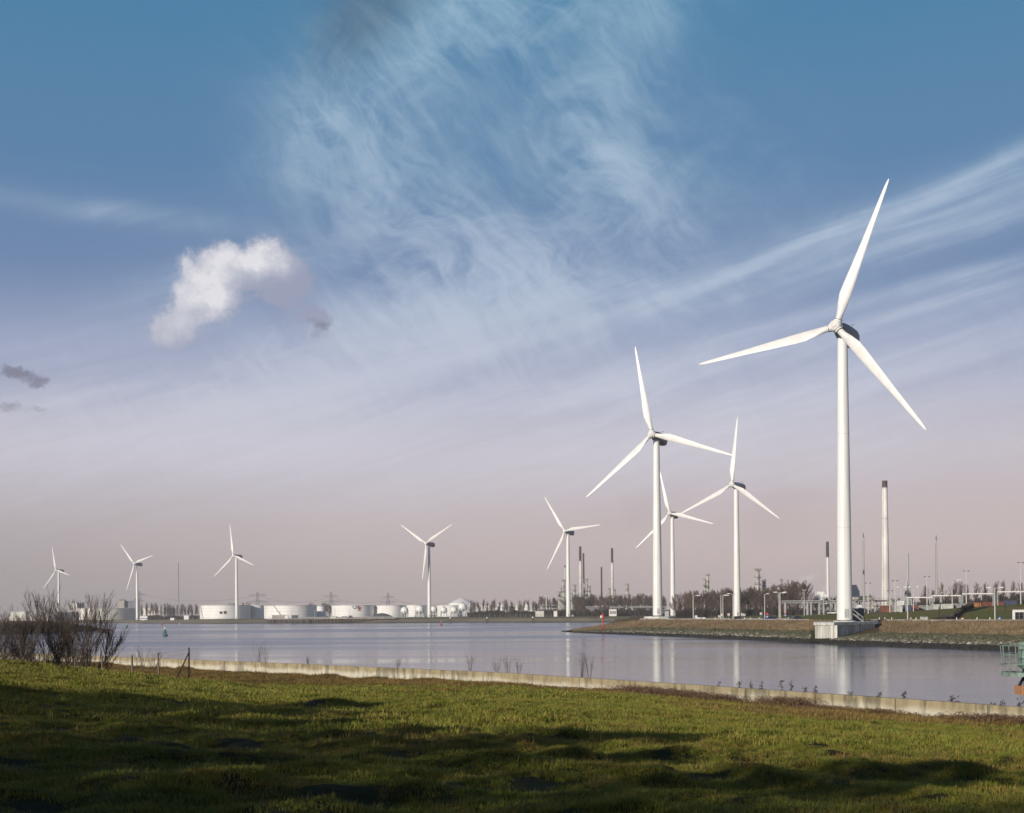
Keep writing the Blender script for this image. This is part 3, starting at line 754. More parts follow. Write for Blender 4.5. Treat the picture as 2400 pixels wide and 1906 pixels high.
def nacelle_mesh():
    mb = MB(); n = 20; st = [(-2.4, 1.1, 1.1, 0), (-1.4, 1.45, 1.6, 0), (0.5, 1.75, 1.8, -.05), (3.5, 1.85, 1.95, -.10), (6.0, 1.85, 2.1, -.20), (7.3, 1.7, 1.95, -.25), (8.0, 1.1, 1.4, -.25)]
    vs = []
    for y, w, h_, dz_ in st:
        for i in range(n):
            t = 2 * math.pi * i / n; c, s_ = math.cos(t), math.sin(t); e = .62
            vs.append((w * math.copysign(abs(c) ** e, c), y, dz_ + h_ * math.copysign(abs(s_) ** e, s_)))
    fs = [(i * n + k, (i + 1) * n + k, (i + 1) * n + (k + 1) % n, i * n + (k + 1) % n) for i in range(len(st) - 1) for k in range(n)]
    fs += [tuple(range(n)), tuple((len(st) - 1) * n + k for k in range(n))[::-1]]
    mb.add(vs, fs); return mb.mesh('nacelle', M['nacelle_shade_paint'], True)
NAC = nacelle_mesh()
def hub_mesh():
    mb = MB(); n = 24
    # axis along -y: lathe made in z then turned
    prof = [(0, 1.5), (.9, 1.42), (1.25, 1.1), (1.42, .5), (1.45, -.6), (1.3, -1.2)]
    sub = MB(); sub.lathe([(r, z) for r, z in prof[::-1]], n)
    mb.add([(x, -z, y) for x, y, z in sub.v], [f[::-1] for f in sub.f]); return mb.mesh('hub', M['white_paint'], True)
HUB = hub_mesh()
_n = MB(); _n.lathe([(.62, 1.38), (.62, 1.62), (.56, 1.66), (.5, 1.6), (.30, 1.6), (.28, 1.66), (.01, 1.66)], 24, closed=False)
_q = MB(); _q.add([(x, -z, y) for x, y, z in _n.v], [f[::-1] for f in _n.f]); NOSE = _q.mesh('nose_cap', M['tank_rim'])
cl = MB(); cl.lathe([(.94, .3), (.96, 1.55), (.80, 1.56)], 24, closed=False); COLLAR = cl.mesh('blade_collar', M['white_paint'], True)
cl = MB(); cl.lathe([(.80, 1.565), (.99, 1.565), (.99, 1.68), (.80, 1.68)], 24, closed=False); SEAM = cl.mesh('collar_seam', M['dark_metal'])
TUR = [  # hub px, base x px, base y px, D, yaw, phase, label
 ((1959.3, 764.9), 1981, 1457, 301.9, 34.1, 21.0, 'largest white wind turbine, standing on the sheet piled platform', 1),
 ((1528, 1017.6), 1541, 1445, 486.3, 28.4, 108.3, 'white wind turbine with the second tallest tower, at the headland tip', 2),
 ((1715.7, 1135.3), 1724.5, 1448, 666.5, 38.5, 4.7, 'white wind turbine behind the road, in front of the brown wood', 3),
 ((1569.7, 1203), 1576, 1444, 906.6, 30.0, 105.6, 'white wind turbine partly hidden by the second tallest tower', 4),
 ((1323.7, 1244.5), 1331, 1447, 1032.5, 35.6, 85.1, 'white wind turbine on the far shore beside the twin dark topped stacks', 5),
 ((998.5, 1273.6), 1005, 1449, 1194.9, 33.5, 62.1, 'white wind turbine in front of the spherical gas tanks, one blade pointing down', 6),
 ((547, 1302.5), 554, 1452, 1369.6, 33.1, 109.7, 'white wind turbine in front of the storage tank with dark panels', 7),
 ((314.5, 1321), 321, 1454.5, 1570.9, 31.5, 75.3, 'white wind turbine next to the grey block and lattice pylon', 8),
 ((130.8, 1336.7), 137, 1456, 1755.0, 35.6, 103.3, 'smallest white wind turbine, seen behind the bare willows', 9)]
for (hx, hy), bx, by, D, yaw, ph, label, k in TUR:
    H = at(hx, hy, D); th = math.radians(yaw); tl = math.radians(5)
    n = Vector((-math.sin(th) * math.cos(tl), -math.cos(th) * math.cos(tl), math.sin(tl)))
    basez = at(bx, by, D).z; OV = 4.4
    ax2 = H - n * OV; tx, ty = ax2.x, ax2.y
    gz = (zl(bx) if D > 900 else ZR) - .3
    if k == 1: gz = basez - .15
    root = thing('wind_turbine', label, 'wind turbine', (tx, ty, basez), 0, 'row of white wind turbines')
    topz = H.z - n.z * OV - 1.55 - basez
    rb, rt_ = 1.82, 1.15
    if k == 2: rb = 1.85
    mb = MB(); mb.lathe([(rb, 0), (rb, .02), (rb - (rb - rt_) * .28, topz * .33), (rb - (rb - rt_) * .62, topz * .66), (rt_, topz)], 40)
    part('tower', mb, M['white_paint'], root, True)
    for q in (.33, .66):
        fl = MB(); r_ = rb - (rb - rt_) * (.28 if q == .33 else .62); fl.lathe([(r_ + .004, topz * q - .05), (r_ + .03, topz * q - .03), (r_ + .03, topz * q + .03), (r_ + .004, topz * q + .05)], 40, closed=False)
        part('flange', fl, M['tank_rim'], root)
    fb = MB(); fb.lathe([(rb + .10, 0), (rb + .10, .35), (rb + .02, .36)], 40, closed=False); part('base_ring', fb, M['dark_metal'], root)
    fd = MB()
    if k != 1: 
        w_ = 5.2; fd.lathe([(w_ * 1.25, gz - basez), (w_, -.4), (w_, -.02)], 8, c=(0, 0)); part('foundation', fd, M['concrete_pale'], root)
    # door on the camera side
    dr = MB(); dr.box(-.45, .45, -rb - .06, -rb + .2, .9, 3.0); part('door', dr, M['pale_metal'], root)
    nr = ob('nacelle', NAC, root, (0, 0, H.z - n.z * OV - basez), (0, 0, 0))
    # nacelle local -y looks to the rotor
    q = Matrix.Rotation(-th, 4, 'Z') @ Matrix.Rotation(-tl, 4, 'X')
    nr.rotation_euler = q.to_euler()
    det = MB(); det.tube([(.5, 5.4, 1.6), (.5, 5.4, 3.0)], .05, 5); det.box(.2, .8, 5.34, 5.46, 2.9, 3.02); part('wind_mast', det, M['dark_metal'], nr)
    det = MB(); det.tube([(-.5, 5.0, 1.6), (-.5, 5.0, 2.8)], .05, 5); det.box(-.7, -.3, 4.9, 5.1, 2.7, 2.85); part('wind_mast', det, M['dark_metal'], nr)
    ht = MB(); ht.box(-.9, .9, 3.9, 5.2, 1.55, 1.86); part('roof_hatch', ht, M['dark_metal'], nr)
    hb = ob('hub', HUB, root, (H.x - tx, H.y - ty, H.z - basez)); hb.rotation_euler = q.to_euler()
    if k < 5: ob('nose_cap', NOSE, hb)
    for i in range(3):
        a = math.radians(ph) + i * 2 * math.pi / 3
        e = Vector((math.cos(th), -math.sin(th), 0)); w_ = n.cross(e); w_ = -w_ if w_.z < 0 else w_
        d = (w_ * math.cos(a) + e * math.sin(a)) * math.cos(math.radians(3)) + n * math.sin(math.radians(3))
        z_ = d.normalized(); y_ = n - z_ * n.dot(z_); y_.normalize(); y_ = -y_; x_ = y_.cross(z_)
        bo = ob('blade', BLADE, root, (H.x - tx, H.y - ty, H.z - basez))
        bo.rotation_euler = Matrix((x_, y_, z_)).transposed().to_euler()
        ob('blade_collar', COLLAR, bo)
        if k < 5: ob('collar_seam', SEAM, bo)
    if k in (2, 3, 4, 5, 6):
        cb = MB(); cb.box(2.6, 4.0, -2.4, -1.2, -.02, 2.0); part('control_box', cb, M['pale_metal'], root)
    if k in (1, 2, 3):
        ls = MB()
        for s_ in (-.45, .45): ls.tube([(rb - .2, -1.0 + s_, 1.9), (rb + 2.0, -1.8 + s_, 0)], .05, 5); ls.tube([(rb - .2, -1.0 + s_, 2.9), (rb + 2.0, -1.8 + s_, 1.0)], .04, 5); ls.tube([(rb + 2.0, -1.8 + s_, 0), (rb + 2.0, -1.8 + s_, 1.0)], .04, 5); ls.tube([(rb + .9, -1.4 + s_, .9), (rb + .9, -1.4 + s_, 2)], .04, 5)
        for j in range(7): ls.box(rb - .1 + j * .3, rb + .15 + j * .3, -1.6 - j * .1, -.7 - j * .1, 1.75 - j * .25, 1.79 - j * .25)
        part('stair', ls, M['pale_metal'], root)

# platform of the largest turbine
sz = at(1981, 1457.5, 300).z
poly = [(68.8, 292.0), (71.2, 283.0), (85.4, 299.6), (88.6, 309), (77, 318), (73.6, 311)]
pf = thing('turbine_platform', 'concrete slab on grey sheet piling jutting out of the stony bank', 'platform', (78, 300, 0))
lp = [(a - 78, c_ - 300) for a, c_ in poly]
mb = MB(); mb.prism(lp, sz - .62, sz); part('slab', mb, M['concrete_pale'], pf)
mb = MB(); mb.lathe([(2.6, sz + .002), (2.6, sz + .2), (2.5, sz + .22)], 40, c=(TUR and (0, 0) or (0, 0))); 
t1 = [o for o in COL.objects if o.name == 'wind_turbine'][0]
for i, v in enumerate(mb.v): mb.v[i] = (v[0] + t1.location.x - 78, v[1] + t1.location.y - 300, v[2])
part('plinth', mb, M['concrete_pale'], pf)
def pile_run(a, c_, inset=.25, n=None):
    a = Vector((a[0], a[1], 0)); c_ = Vector((c_[0], c_[1], 0)); d = (c_ - a); L_ = d.length; d.normalize(); nn = Vector((d.y, -d.x, 0))
    n = n or int(L_ / 1.15)
    for i in range(n):
        s0 = a + d * (L_ * i / n) - nn * inset; w_ = L_ / n
        p = [s0, s0 + d * w_ * .08 , s0 + d * w_ * .22 + nn * .0, s0 + d * w_ * .5, s0 + d * w_ * .62, s0 + d * w_ * .98]
        off = [0, 0, .0, 0, -.38, -.38]
        pts = [s0 - nn * .40, s0 + d * w_ * .14, s0 + d * w_ * .60, s0 + d * w_ * .74 - nn * .40, s0 + d * w_ * .99 - nn * .40]
        bk = [q - nn * .14 for q in pts]
        mb = MB(); k = len(pts); zb = -1.0
        vs = [(q.x, q.y, z) for z in (zb, sz - .622) for q in pts + bk[::-1]]
        m_ = 2 * k; fs = [(j, (j + 1) % m_, m_ + (j + 1) % m_, m_ + j) for j in range(m_)] + [tuple(range(m_, 2 * m_))]
        mb.add(vs, fs); part('sheet_pile', mb, M['sheet_steel'], pf)
pile_run(lp[0], lp[1], n=11); pile_run(lp[1], lp[2], n=16)
cab = thing('transformer_cabin', 'dark blue grey cabin tucked behind the largest tower base', 'cabin', gp(2010, 312, sz), math.radians(-12))
mb = MB(); mb.box(-1.9, 1.5, -1.4, 1.4, 0, 3.0); part('body', mb, M['slate_blue'], cab)
mb = MB(); mb.box(-2.0, 1.6, -1.5, 1.5, 3.002, 3.15); part('roof', mb, M['grey_metal'], cab)
mb = MB(); mb.box(-.6, .4, -1.45, -1.402, .1, 2.2); part('door', mb, M['dark_metal'], cab)

# ------------------------------------------------------------------ storage tanks
def tank(x0, x1, yt, D, label, m='tank_white', rim=True, cone=0.0, stair=None, group='white storage tanks'):
    xc = (x0 + x1) / 2; z0 = zl(xc) - .2; c = gp(xc, D, z0); R = (x1 - x0) / 2 / FPX * D; c.y += R
    c.x *= (c.y) / D; R *= c.y / D
    h = ztop(xc, yt, D) - z0
    t = thing('storage_tank', label, 'storage tank', c, 0, group)
    mb = MB(); seg = 72 if R > 12 else 32
    mb.lathe([(R, 0), (R, h * .25), (R + .02, h * .25), (R, h * .5), (R, h)], seg, closed=False); part('shell', mb, M[m], t, True)
    mb = MB(); mb.lathe([(R * 1.0 - .02, h - .25 if not cone else h), (R * .5, h - .25 + cone * .6), (.01, h - .2 + cone)], seg, closed=False); part('roof', mb, M['tank_rim'] if not cone else M[m], t, True)
    for q in (.3, .55, .78):
        mb = MB(); mb.lathe([(R + .01, h * q - .07), (R + .05, h * q), (R + .01, h * q + .07)], seg, closed=False); part('course_seam', mb, M['grey_metal'], t)
    if rim:
        mb = MB(); mb.lathe([(R, h - .5), (R + .5, h - .5), (R + .5, h - .15), (R, h - .15)], seg, closed=False); part('wind_girder', mb, M['tank_rim'], t)
        mb = MB(); mb.lathe([(R + .45, h + .7), (R + .5, h + .7), (R + .5, h + .8), (R + .45, h + .8)], seg, closed=False)
        for i in range(0, seg, 3): a = i * 2 * math.pi / seg; mb.tube([((R + .47) * math.cos(a), (R + .47) * math.sin(a), h - .15), ((R + .47) * math.cos(a), (R + .47) * math.sin(a), h + .75)], .05, 3)
        part('guard_rail', mb, M['tank_rim'], t)
    if stair:
        a0, a1 = stair; mb = MB(); P_ = [((R + .5) * math.cos(math.radians(a0 + (a1 - a0) * i / 12)), (R + .5) * math.sin(math.radians(a0 + (a1 - a0) * i / 12)), h * (1 - i / 12)) for i in range(13)]
        mb.tube(P_, .35, 4); part('spiral_stair', mb, M['grey_metal'], t)
    return t, c, R, h, z0
tank(171, 322, 1425.5, 1790, 'broad cream tank behind the bare willows, left of the second smallest turbine', 'tank_cream')
tank(336, 410, 1425, 1760, 'cream tank seen through the row of thin bare trees', 'tank_cream')
tC = tank(470, 587, 1418.5, 1480, 'large white tank with two dark panels low on its wall', stair=(-150, -135))
tank(588, 619, 1419, 1520, 'narrow white tank left of the long low tank with the diagonal stair', 'tank_white')
tank(620, 742, 1419, 1330, 'large white tank with a diagonal stair line across its wall', stair=(-118, -95))
tank(742, 763, 1420.5, 1400, 'small cylindrical tank tucked behind the right end of the tank with the diagonal stair')
tG = tank(778, 879, 1418.5, 1280, 'large white tank carrying the oil company lettering and red emblem')
tank(880, 952, 1419, 1290, 'white tank with a dark earth mound in front of its left half')
tank(952, 1001, 1418, 1420, 'white tank between two spheres, left of the turbine with the downward blade')
tank(1024, 1086, 1419, 1420, 'white tank with dark square marks right of the turbine with the downward blade')
tank(1052, 1112, 1414, 1500, 'white tank under a pointed conical roof', cone=7.0, rim=False)
for x0, x1, yt, D, lb in ((1113, 1126, 1422, 1240, 'small upright tank beside the last gas sphere'), (1128, 1154, 1418, 1360, 'white tank behind thin bare trees, right of the gas spheres'),
                          (1156, 1169, 1422, 1240, 'slim white tank in the middle of the small tank group'), (1166, 1191, 1417, 1370, 'white tank with a shaded right half in the small tank group'),
                          (1193, 1224, 1418, 1380, 'wide low white tank at the right of the small tank group'), (1227, 1260, 1417, 1250, 'bright white tank standing apart left of the refinery columns')):
    tank(x0, x1, yt, D, lb)
# dark panels, lettering and emblem on tanks
def on_tank(T_, px, pz0, pz1, w, mk, name, off=.12):
    """a thin curved plate on the tank shell; px in picture columns"""
    t, c, R, h, z0 = T_
    ux = ((px - 1200) / FPX)
    # angle on the front of the shell
    a = None; best = 9
    for i in range(181):
        t_ = math.radians(-180 + i); p = (c.x + R * math.cos(t_), c.y + R * math.sin(t_))
        e = abs(p[0] / p[1] - ux)
        if e < best: best = e; a = t_
    da = w / R / 2; mb = MB(); vs = []
    for q in (-1, 0, 1):
        for rr in (R + off, R + off - .1):
            for z in (pz0, pz1): vs.append((rr * math.cos(a + q * da), rr * math.sin(a + q * da), z))
    fs = []
    for i in (0, 4): fs += [(i, i + 4, i + 5, i + 1), (i + 1, i + 5, i + 7, i + 3)]
    mb.add(vs, fs); part(name, mb, mk, t); return a
def hz(T_, x, y):
    t, c, R, h, z0 = T_; return ztop(x, y, c.y - R * .9) - z0
on_tank(tC, 518.5, hz(tC, 518, 1439), hz(tC, 518, 1433.5), 3.4, M['dark_metal'], 'panel'); on_tank(tC, 528, hz(tC, 528, 1439), hz(tC, 528, 1432.5), 3.2, M['dark_metal'], 'panel')
def text_mesh(txt, size, m, ext=.05):
    cu = bpy.data.curves.new('lettering', 'FONT'); cu.body = txt; cu.size = size; cu.extrude = ext; cu.align_x = 'CENTER'; cu.align_y = 'CENTER'
    o = bpy.data.objects.new('lettering_tmp', cu); COL.objects.link(o); bpy.context.view_layer.update()
    me = bpy.data.meshes.new_from_object(o); bpy.data.objects.remove(o); me.name = 'lettering'
    me.materials.clear(); me.materials.append(m); return me
def tank_angle(T_, px):
    t, c, R, h, z0 = T_; ux = (px - 1200) / FPX
    return min((math.radians(-180 + i * .5) for i in range(361)), key=lambda a: abs((c.x + R * math.cos(a)) / (c.y + R * math.sin(a)) - ux))
a = tank_angle(tG, 834); t, c, R, h, z0 = tG
lo = ob('lettering', text_mesh('Q8', 5.0, M['slate_blue']), t, ((R + .15) * math.cos(a), (R + .15) * math.sin(a), hz(tG, 834, 1423.5)), (math.radians(90), 0, a + math.pi / 2))
a = tank_angle(tG, 842)
mb = MB(); sail = [(-1.3, -2.2), (.9, -1.6), (1.5, .2), (1.3, 1.9), (-.2, 2.4), (-.9, .6)]
mb.prism(sail, -.05, .05); so = part('emblem', mb, M['red_print'], t); so.location = ((R + .2) * math.cos(a), (R + .2) * math.sin(a), hz(tG, 842, 1427)); so.rotation_euler = (math.radians(90), 0, a + math.pi / 2)
mb = MB(); mb.prism([(-.7, -1.2), (.4, -.9), (.8, .6), (-.2, 1.1)], .051, .09); s2 = part('emblem_inner', mb, M['container_orange'], so)
a = tank_angle(tC, 550)
# gas spheres
def sphere_tank(x, y, r, D, label):
    c = at(x, y, D); R = r / FPX * D; z0 = zl(x)
    t = thing('gas_sphere', label, 'gas tank', (c.x, c.y, z0), 0, 'white spherical gas tanks')
    bm = bmesh.new(); bmesh.ops.create_uvsphere(bm, u_segments=32, v_segments=20, radius=R); bmesh.ops.translate(bm, verts=bm.verts, vec=(0, 0, c.z - z0))
    me = bpy.data.meshes.new('sphere'); bm.to_mesh(me); bm.free(); me.materials.append(M['tank_white']); me.polygons.foreach_set('use_smooth', [True] * len(me.polygons)); ob('sphere', me, t)
    for i in range(8):
        a = i * math.pi / 4; mb = MB(); mb.tube([(R * .95 * math.cos(a), R * .95 * math.sin(a), -.3), (R * .95 * math.cos(a), R * .95 * math.sin(a), c.z - z0)], .28, 5); part('leg', mb, M['tank_rim'], t)
    mb = MB(); mb.lathe([(R * .2, c.z - z0 + R * .99), (R * .2, c.z - z0 + R + .9)], 8); mb.tube([(-R * 1.15, -R * .6, 0), (-R * .5, -R * .8, R * .7 + (c.z - z0) * .5), (0, -R * .2, c.z - z0 + R + .5)], .22, 4); part('stair_and_platform', mb, M['grey_metal'], t)
for x, y, r, D, lb in ((948, 1431, 9, 1240, 'gas sphere in front of the tank with the dark mound, leftmost sphere'), (984, 1428.5, 10, 1250, 'gas sphere directly left of the turbine with the downward blade'),
                       (1016, 1429, 8.5, 1260, 'gas sphere directly right of the turbine tower, half shaded'), (1040, 1430, 8, 1240, 'gas sphere in front of the tank with dark square marks'),
                       (1064, 1430, 8, 1240, 'gas sphere with a long sloping stair, left of the raised pair'), (1084, 1423, 10, 1260, 'raised large gas sphere under the conical roof'),
                       (1107, 1420, 8.5, 1250, 'highest gas sphere, ringed by a dark walkway')):
    sphere_tank(x, y, r, D, lb)
mb = MB(); mb.lathe([(13, 0), (9, 2.2), (4, 4.2), (.1, 4.8)], 20); single('earth_mound', mb, M['mound_dark'], gp(895, 1235, zl(893) - .2), 'dark rounded earth mound in front of a white tank', 'mound', smooth=True)

# ------------------------------------------------------------------ refinery
def stack(x, yt, yb, D, wt_, wb, label, brown=0, m='chimney_concrete', rings=1, zg=None, name='chimney', group=None, cat='chimney'):
    z0 = (zl(x) if zg is None else zg) - .2; c = gp(x, D, z0); h = ztop(x, yt, D) - z0
    k = D / FPX; rt_, rb_ = wt_ / 2 * k, wb / 2 * k
    t = thing(name, label, cat, c, 0, group)
    zb = h - brown * k; rm = rb_ + (rt_ - rb_) * zb / h
    mb = MB(); mb.lathe([(rb_, 0), (rb_ + (rt_ - rb_) * .5, h * .5 if zb > h * .5 else zb * .5), (rm, zb)], 24); part('shaft', mb, M[m], t, True)
    if brown:
        mb = MB(); mb.lathe([(rm + .02, zb + .005), (rt_ + .02, h)], 24); part('dark_top', mb, M['chimney_brown'], t, True)
    mb = MB()
    for i in range(rings):
        z = (zb - 1.5 * k - i * h * .23); r = rb_ + (rt_ - rb_) * z / h
        mb.lathe([(r, z), (r + 1.2 * k * .7, z), (r + 1.2 * k * .7, z + .25), (r, z + .25)], 16, closed=False)
        mb.lathe([(r + .8 * k, z + 1), (r + .9 * k, z + 1.1)], 16, closed=False)
    if rings: part('platform_ring', mb, M['grey_metal'], t)
    mb = MB(); mb.tube([(-rb_ * .75 - .06, -rb_ * .66 - .06, 0), (-rt_ * .75 - .06, -rt_ * .66 - .06, h - 2)], .10, 4); part('ladder', mb, M['dark_metal'], t)
    return t, c, h
def gz_(x): return zc(x)
stack(2076, 1127, 1411, 905, 12, 19, 'tall thick pale chimney with a dark brown cap, right of the largest turbine', 16, rings=2, zg=ZR)
stack(1940.5, 1270, 1394, 900, 6.3, 8.5, 'white chimney with a long dark top just left of the largest tower', 36, m='white_paint', zg=ZR)
def flare(x, yt, D, label, w=3.6):
    t, c, h = stack(x, yt + 11, 0, D, w, w * 1.4, label, 0, m='pale_metal', rings=1, zg=ZR, name='flare_stack', cat='flare stack')
    k = D / FPX; mb = MB(); mb.tube([(0, 0, h), (0, 0, h + 7 * k), (.4 * k, 0, h + 11 * k)], [1.3 * k, 1.0 * k, .5 * k], 8); part('flare_tip', mb, M['dark_metal'], t)
flare(2025, 1249, 760, 'slender pale flare stack between the largest turbine and the thick chimney')
flare(2195.5, 1255, 700, 'slender pale flare stack standing behind the poplars and sign gantry')
# twin braced stack on a lattice foot
def braced(x, yt, ym, yb, D, label):
    k = D / FPX; z0 = zc(x) - .2; c = gp(x, D, z0); h = ztop(x, yt, D) - z0; hm = ztop(x, ym, D) - z0; t = thing('lattice_flare', label, 'flare stack', c)
    mb = MB(); mb.lathe([(1.5 * k, hm * .2), (1.5 * k, h)], 12); part('pipe', mb, M['pale_metal'], t, True)
    mb = MB(); mb.tube([(2.6 * k, 0, 0), (2.6 * k, 0, h - 1)], .18, 4)
    for i in range(int(h / 1.6)): mb.box(1.2 * k, 2.8 * k, -.1, .1, i * 1.6, i * 1.6 + .3)
    part('ladder', mb, M['grey_metal'], t)
    wb, w2 = 8.5 * k, 2.2 * k; L_ = []
    for sx_, sy_ in ((-1, -1), (1, -1), (1, 1), (-1, 1)): mb = MB(); mb.tube([(sx_ * wb, sy_ * wb, 0), (sx_ * w2, sy_ * w2, hm)], .26, 4); part('leg', mb, M['pale_metal'], t)
    mb = MB(); n = 6
    for i in range(n):
        z_0, z_1 = hm * i / n, hm * (i + 1) / n; q0 = wb + (w2 - wb) * i / n; q1 = wb + (w2 - wb) * (i + 1) / n
        for (a_, b_) in (((-1, -1), (1, -1)), ((1, -1), (1, 1)), ((-1, -1), (-1, 1)), ((-1, 1), (1, 1))):
            mb.tube([(a_[0] * q0, a_[1] * q0, z_0), (b_[0] * q1, b_[1] * q1, z_1)], .15, 3); mb.tube([(b_[0] * q0, b_[1] * q0, z_0), (a_[0] * q1, a_[1] * q1, z_1)], .15, 3); mb.tube([(a_[0] * q1, a_[1] * q1, z_1), (b_[0] * q1, b_[1] * q1, z_1)], .15, 3)
    part('bracing', mb, M['pale_metal'], t)
braced(2128, 1293, 1362, 1440, 640, 'pipe stack rising from a white lattice foot, right of the thick chimney')
braced(1960.5, 1308, 1395, 1440, 900, 'thin ladder stack half hidden behind the left edge of the largest tower')
# left refinery group
stack(1361, 1281, 1440, 1400, 5.5, 7.6, 'taller of the twin dark topped stacks beside the far turbine', 34, rings=3)
stack(1368.5, 1297, 1440, 1420, 4, 5, 'shorter brown stack touching the taller twin', 60, m='refinery_dark', rings=2)
stack(1410.5, 1329, 1440, 1380, 3.8, 4.2, 'lone slim brown grey stack between two dark topped stacks', 0, m='chimney_brown', rings=1)
stack(1435.5, 1285, 1440, 1390, 5.2, 7.6, 'white stack with a long dark top, right of the slim grey stack', 34, rings=2)
stack(1325, 1325, 1440, 1500, 3, 4, 'thin stack just behind the far turbine tower', 5, rings=1)
stack(1280.5, 1393, 1440, 1300, 2.6, 2.6, 'short white vent stack left of the far turbine', 1, m='white_paint', rings=0)
def column(x, yt, D, w, label, n=4, zg=None):
    z0 = (zl(x) if zg is None else zg) - .2; c = gp(x, D, z0); h = ztop(x, yt, D) - z0; k = D / FPX; r = w / 2 * k
    t = thing('distillation_column', label, 'distillation column', c, 0, 'refinery columns')
    mb = MB(); mb.lathe([(r, 0), (r, h - r), (r * .7, h - r * .3), (.05, h)], 16); part('vessel', mb, M['refinery'], t, True)
    for i in range(n):
        z = h * (1 - .02 - i * .16); mb = MB(); mb.lathe([(r, z), (r * 1.7, z), (r * 1.7, z + .25), (r, z + .25)], 10, closed=False)
        for j in range(6): a = j * 1.047; mb.tube([(r * 1.65 * math.cos(a), r * 1.65 * math.sin(a), z), (r * 1.65 * math.cos(a), r * 1.65 * math.sin(a), z + 1.3)], .08, 3)
        mb.lathe([(r * 1.62, z + 1.2), (r * 1.68, z + 1.3)], 10, closed=False); part('platform', mb, M['refinery_dark'], t)
    mb = MB(); mb.tube([(r * 1.3, -r * .4, 0), (r * 1.3, -r * .4, h + .6), (r * .2, 0, h + 1.2)], .3, 5); part('riser_pipe', mb, M['pale_metal'], t)
for x, yt, D, w, lb, n in ((1321, 1360, 1360, 5.5, 'column with a bent top pipe left of the far turbine tower', 4), (1311, 1388, 1340, 4, 'short column at the left edge of the refinery', 3), (1316, 1379, 1370, 3.5, 'thin column beside the bent pipe column', 3),
                        (1346.5, 1372, 1350, 6, 'bright column right of the far turbine tower', 4), (1340, 1392, 1330, 4, 'low column at the foot of the far turbine', 3), (1375.5, 1358, 1380, 4.5, 'column with a wide top platform at the foot of the twin stacks', 5), (1381.5, 1375, 1360, 5.5, 'stout column right of the twin stacks', 4),
                        (1370, 1366, 1390, 3.6, 'column between the twin stacks and the wide platform column', 4), (1429, 1380, 1370, 4, 'column left of the white dark topped stack', 3), (1441, 1382, 1360, 3.6, 'column right of the white dark topped stack', 3), (1470.5, 1370, 1350, 6.5, 'lone column with stacked walkways above the wood', 5),
                        (1652.5, 1358, 1150, 5, 'lower of the pair of columns above the wood near the middle lamp posts', 3), (1659, 1347, 1150, 6, 'taller of the pair of columns above the wood', 4),
                        (1776.5, 1334, 1050, 10.5, 'thickest column, rising over the wood right of the road turbine', 5), (1790.5, 1361, 1060, 7, 'squat column with a broad top platform next to the thickest one', 3), (1831.5, 1359, 1100, 5, 'small column with a flat cap above the right of the wood', 2)):
    column(x, yt, D, w, lb, n)
def plant_frame(x0, x1, yt, D, label, nz_=3, zg=None, m='refinery'):
    """open steel frame with decks, pipes and vessels"""
    z0 = (zl(x0) if zg is None else zg) - .2; k = D / FPX; c = gp((x0 + x1) / 2, D, z0); w = (x1 - x0) / 2 * k; h = ztop(x0, yt, D) - z0; r = random.Random(int(x0))
    t = thing('process_frame', label, 'refinery unit', c, 0, 'refinery process frames')
    mb = MB(); nx = max(2, int(w * 2 / 5))
    for i in range(nx + 1):
        X0 = -w + 2 * w * i / nx
        for y in (-4, 4): mb.box(X0 - .18, X0 + .18, y - .18, y + .18, 0, h * r.uniform(.75, 1))
    part('columns', mb, M[m], t)
    for j in range(1, nz_ + 1):
        z = h * j / nz_ * .92; mb = MB(); mb.box(-w, w, -4.3, 4.3, z - .15, z + .15)
        for i in range(nx * 2): X0 = -w + w * i / nx; mb.box(X0 - .05, X0 + .05, -4.3, -4.2, z, z + 1.2)
        mb.box(-w, w, -4.32, -4.22, z + 1.1, z + 1.2); part('deck', mb, M['refinery_dark'] if j % 2 else M[m], t)
    mb = MB()
    for i in range(nx * 2):
        X0 = r.uniform(-w, w); z = h * r.choice((0, .33, .6)); q = r.uniform(.5, 1.3); mb.lathe([(q, z), (q, z + r.uniform(2, 4)), (.1, z + 4.6)], 10, c=(X0, r.uniform(-3, 3)))
    for i in range(4): z = h * r.uniform(.1, .9); mb.tube([(-w, r.uniform(-4, 4), z), (w, r.uniform(-4, 4), z)], .3, 5)
    part('pipes_and_vessels', mb, M['pale_metal'], t, True)
plant_frame(1308, 1350, 1396, 1345, 'dense pipework block around the foot of the far turbine', 4)
plant_frame(1356, 1388, 1388, 1375, 'pipework block at the foot of the twin stacks', 4)
plant_frame(1266, 1306, 1418, 1280, 'low pipework between the white tank and the refinery', 2)
plant_frame(1422, 1448, 1392, 1365, 'pipework at the foot of the white dark topped stack', 3)
plant_frame(1390, 1470, 1421, 1180, 'long low pipe rack behind the thin trees', 2)
plant_frame(1480, 1560, 1420, 1150, 'low white buildings and racks left of the second tallest tower', 2)
plant_frame(1640, 1720, 1412, 1000, 'pale pipework glimpsed through the wood left of the road turbine', 3)
plant_frame(1735, 1830, 1414, 980, 'pipe rack glimpsed through the wood right of the road turbine', 2)
plant_frame(1925, 1960, 1398, 820, 'steel frame left of the largest tower', 3, ZR)
plant_frame(2000, 2045, 1394, 800, 'steel frame with dark panels right of the largest tower', 4, ZR)
plant_frame(2046, 2090, 1404, 760, 'low pipe rack in front of the thick chimney foot', 3, ZR)
plant_frame(2084, 2118, 1400, 720, 'white plant sheds between the thick chimney and the lattice foot', 2, ZR)
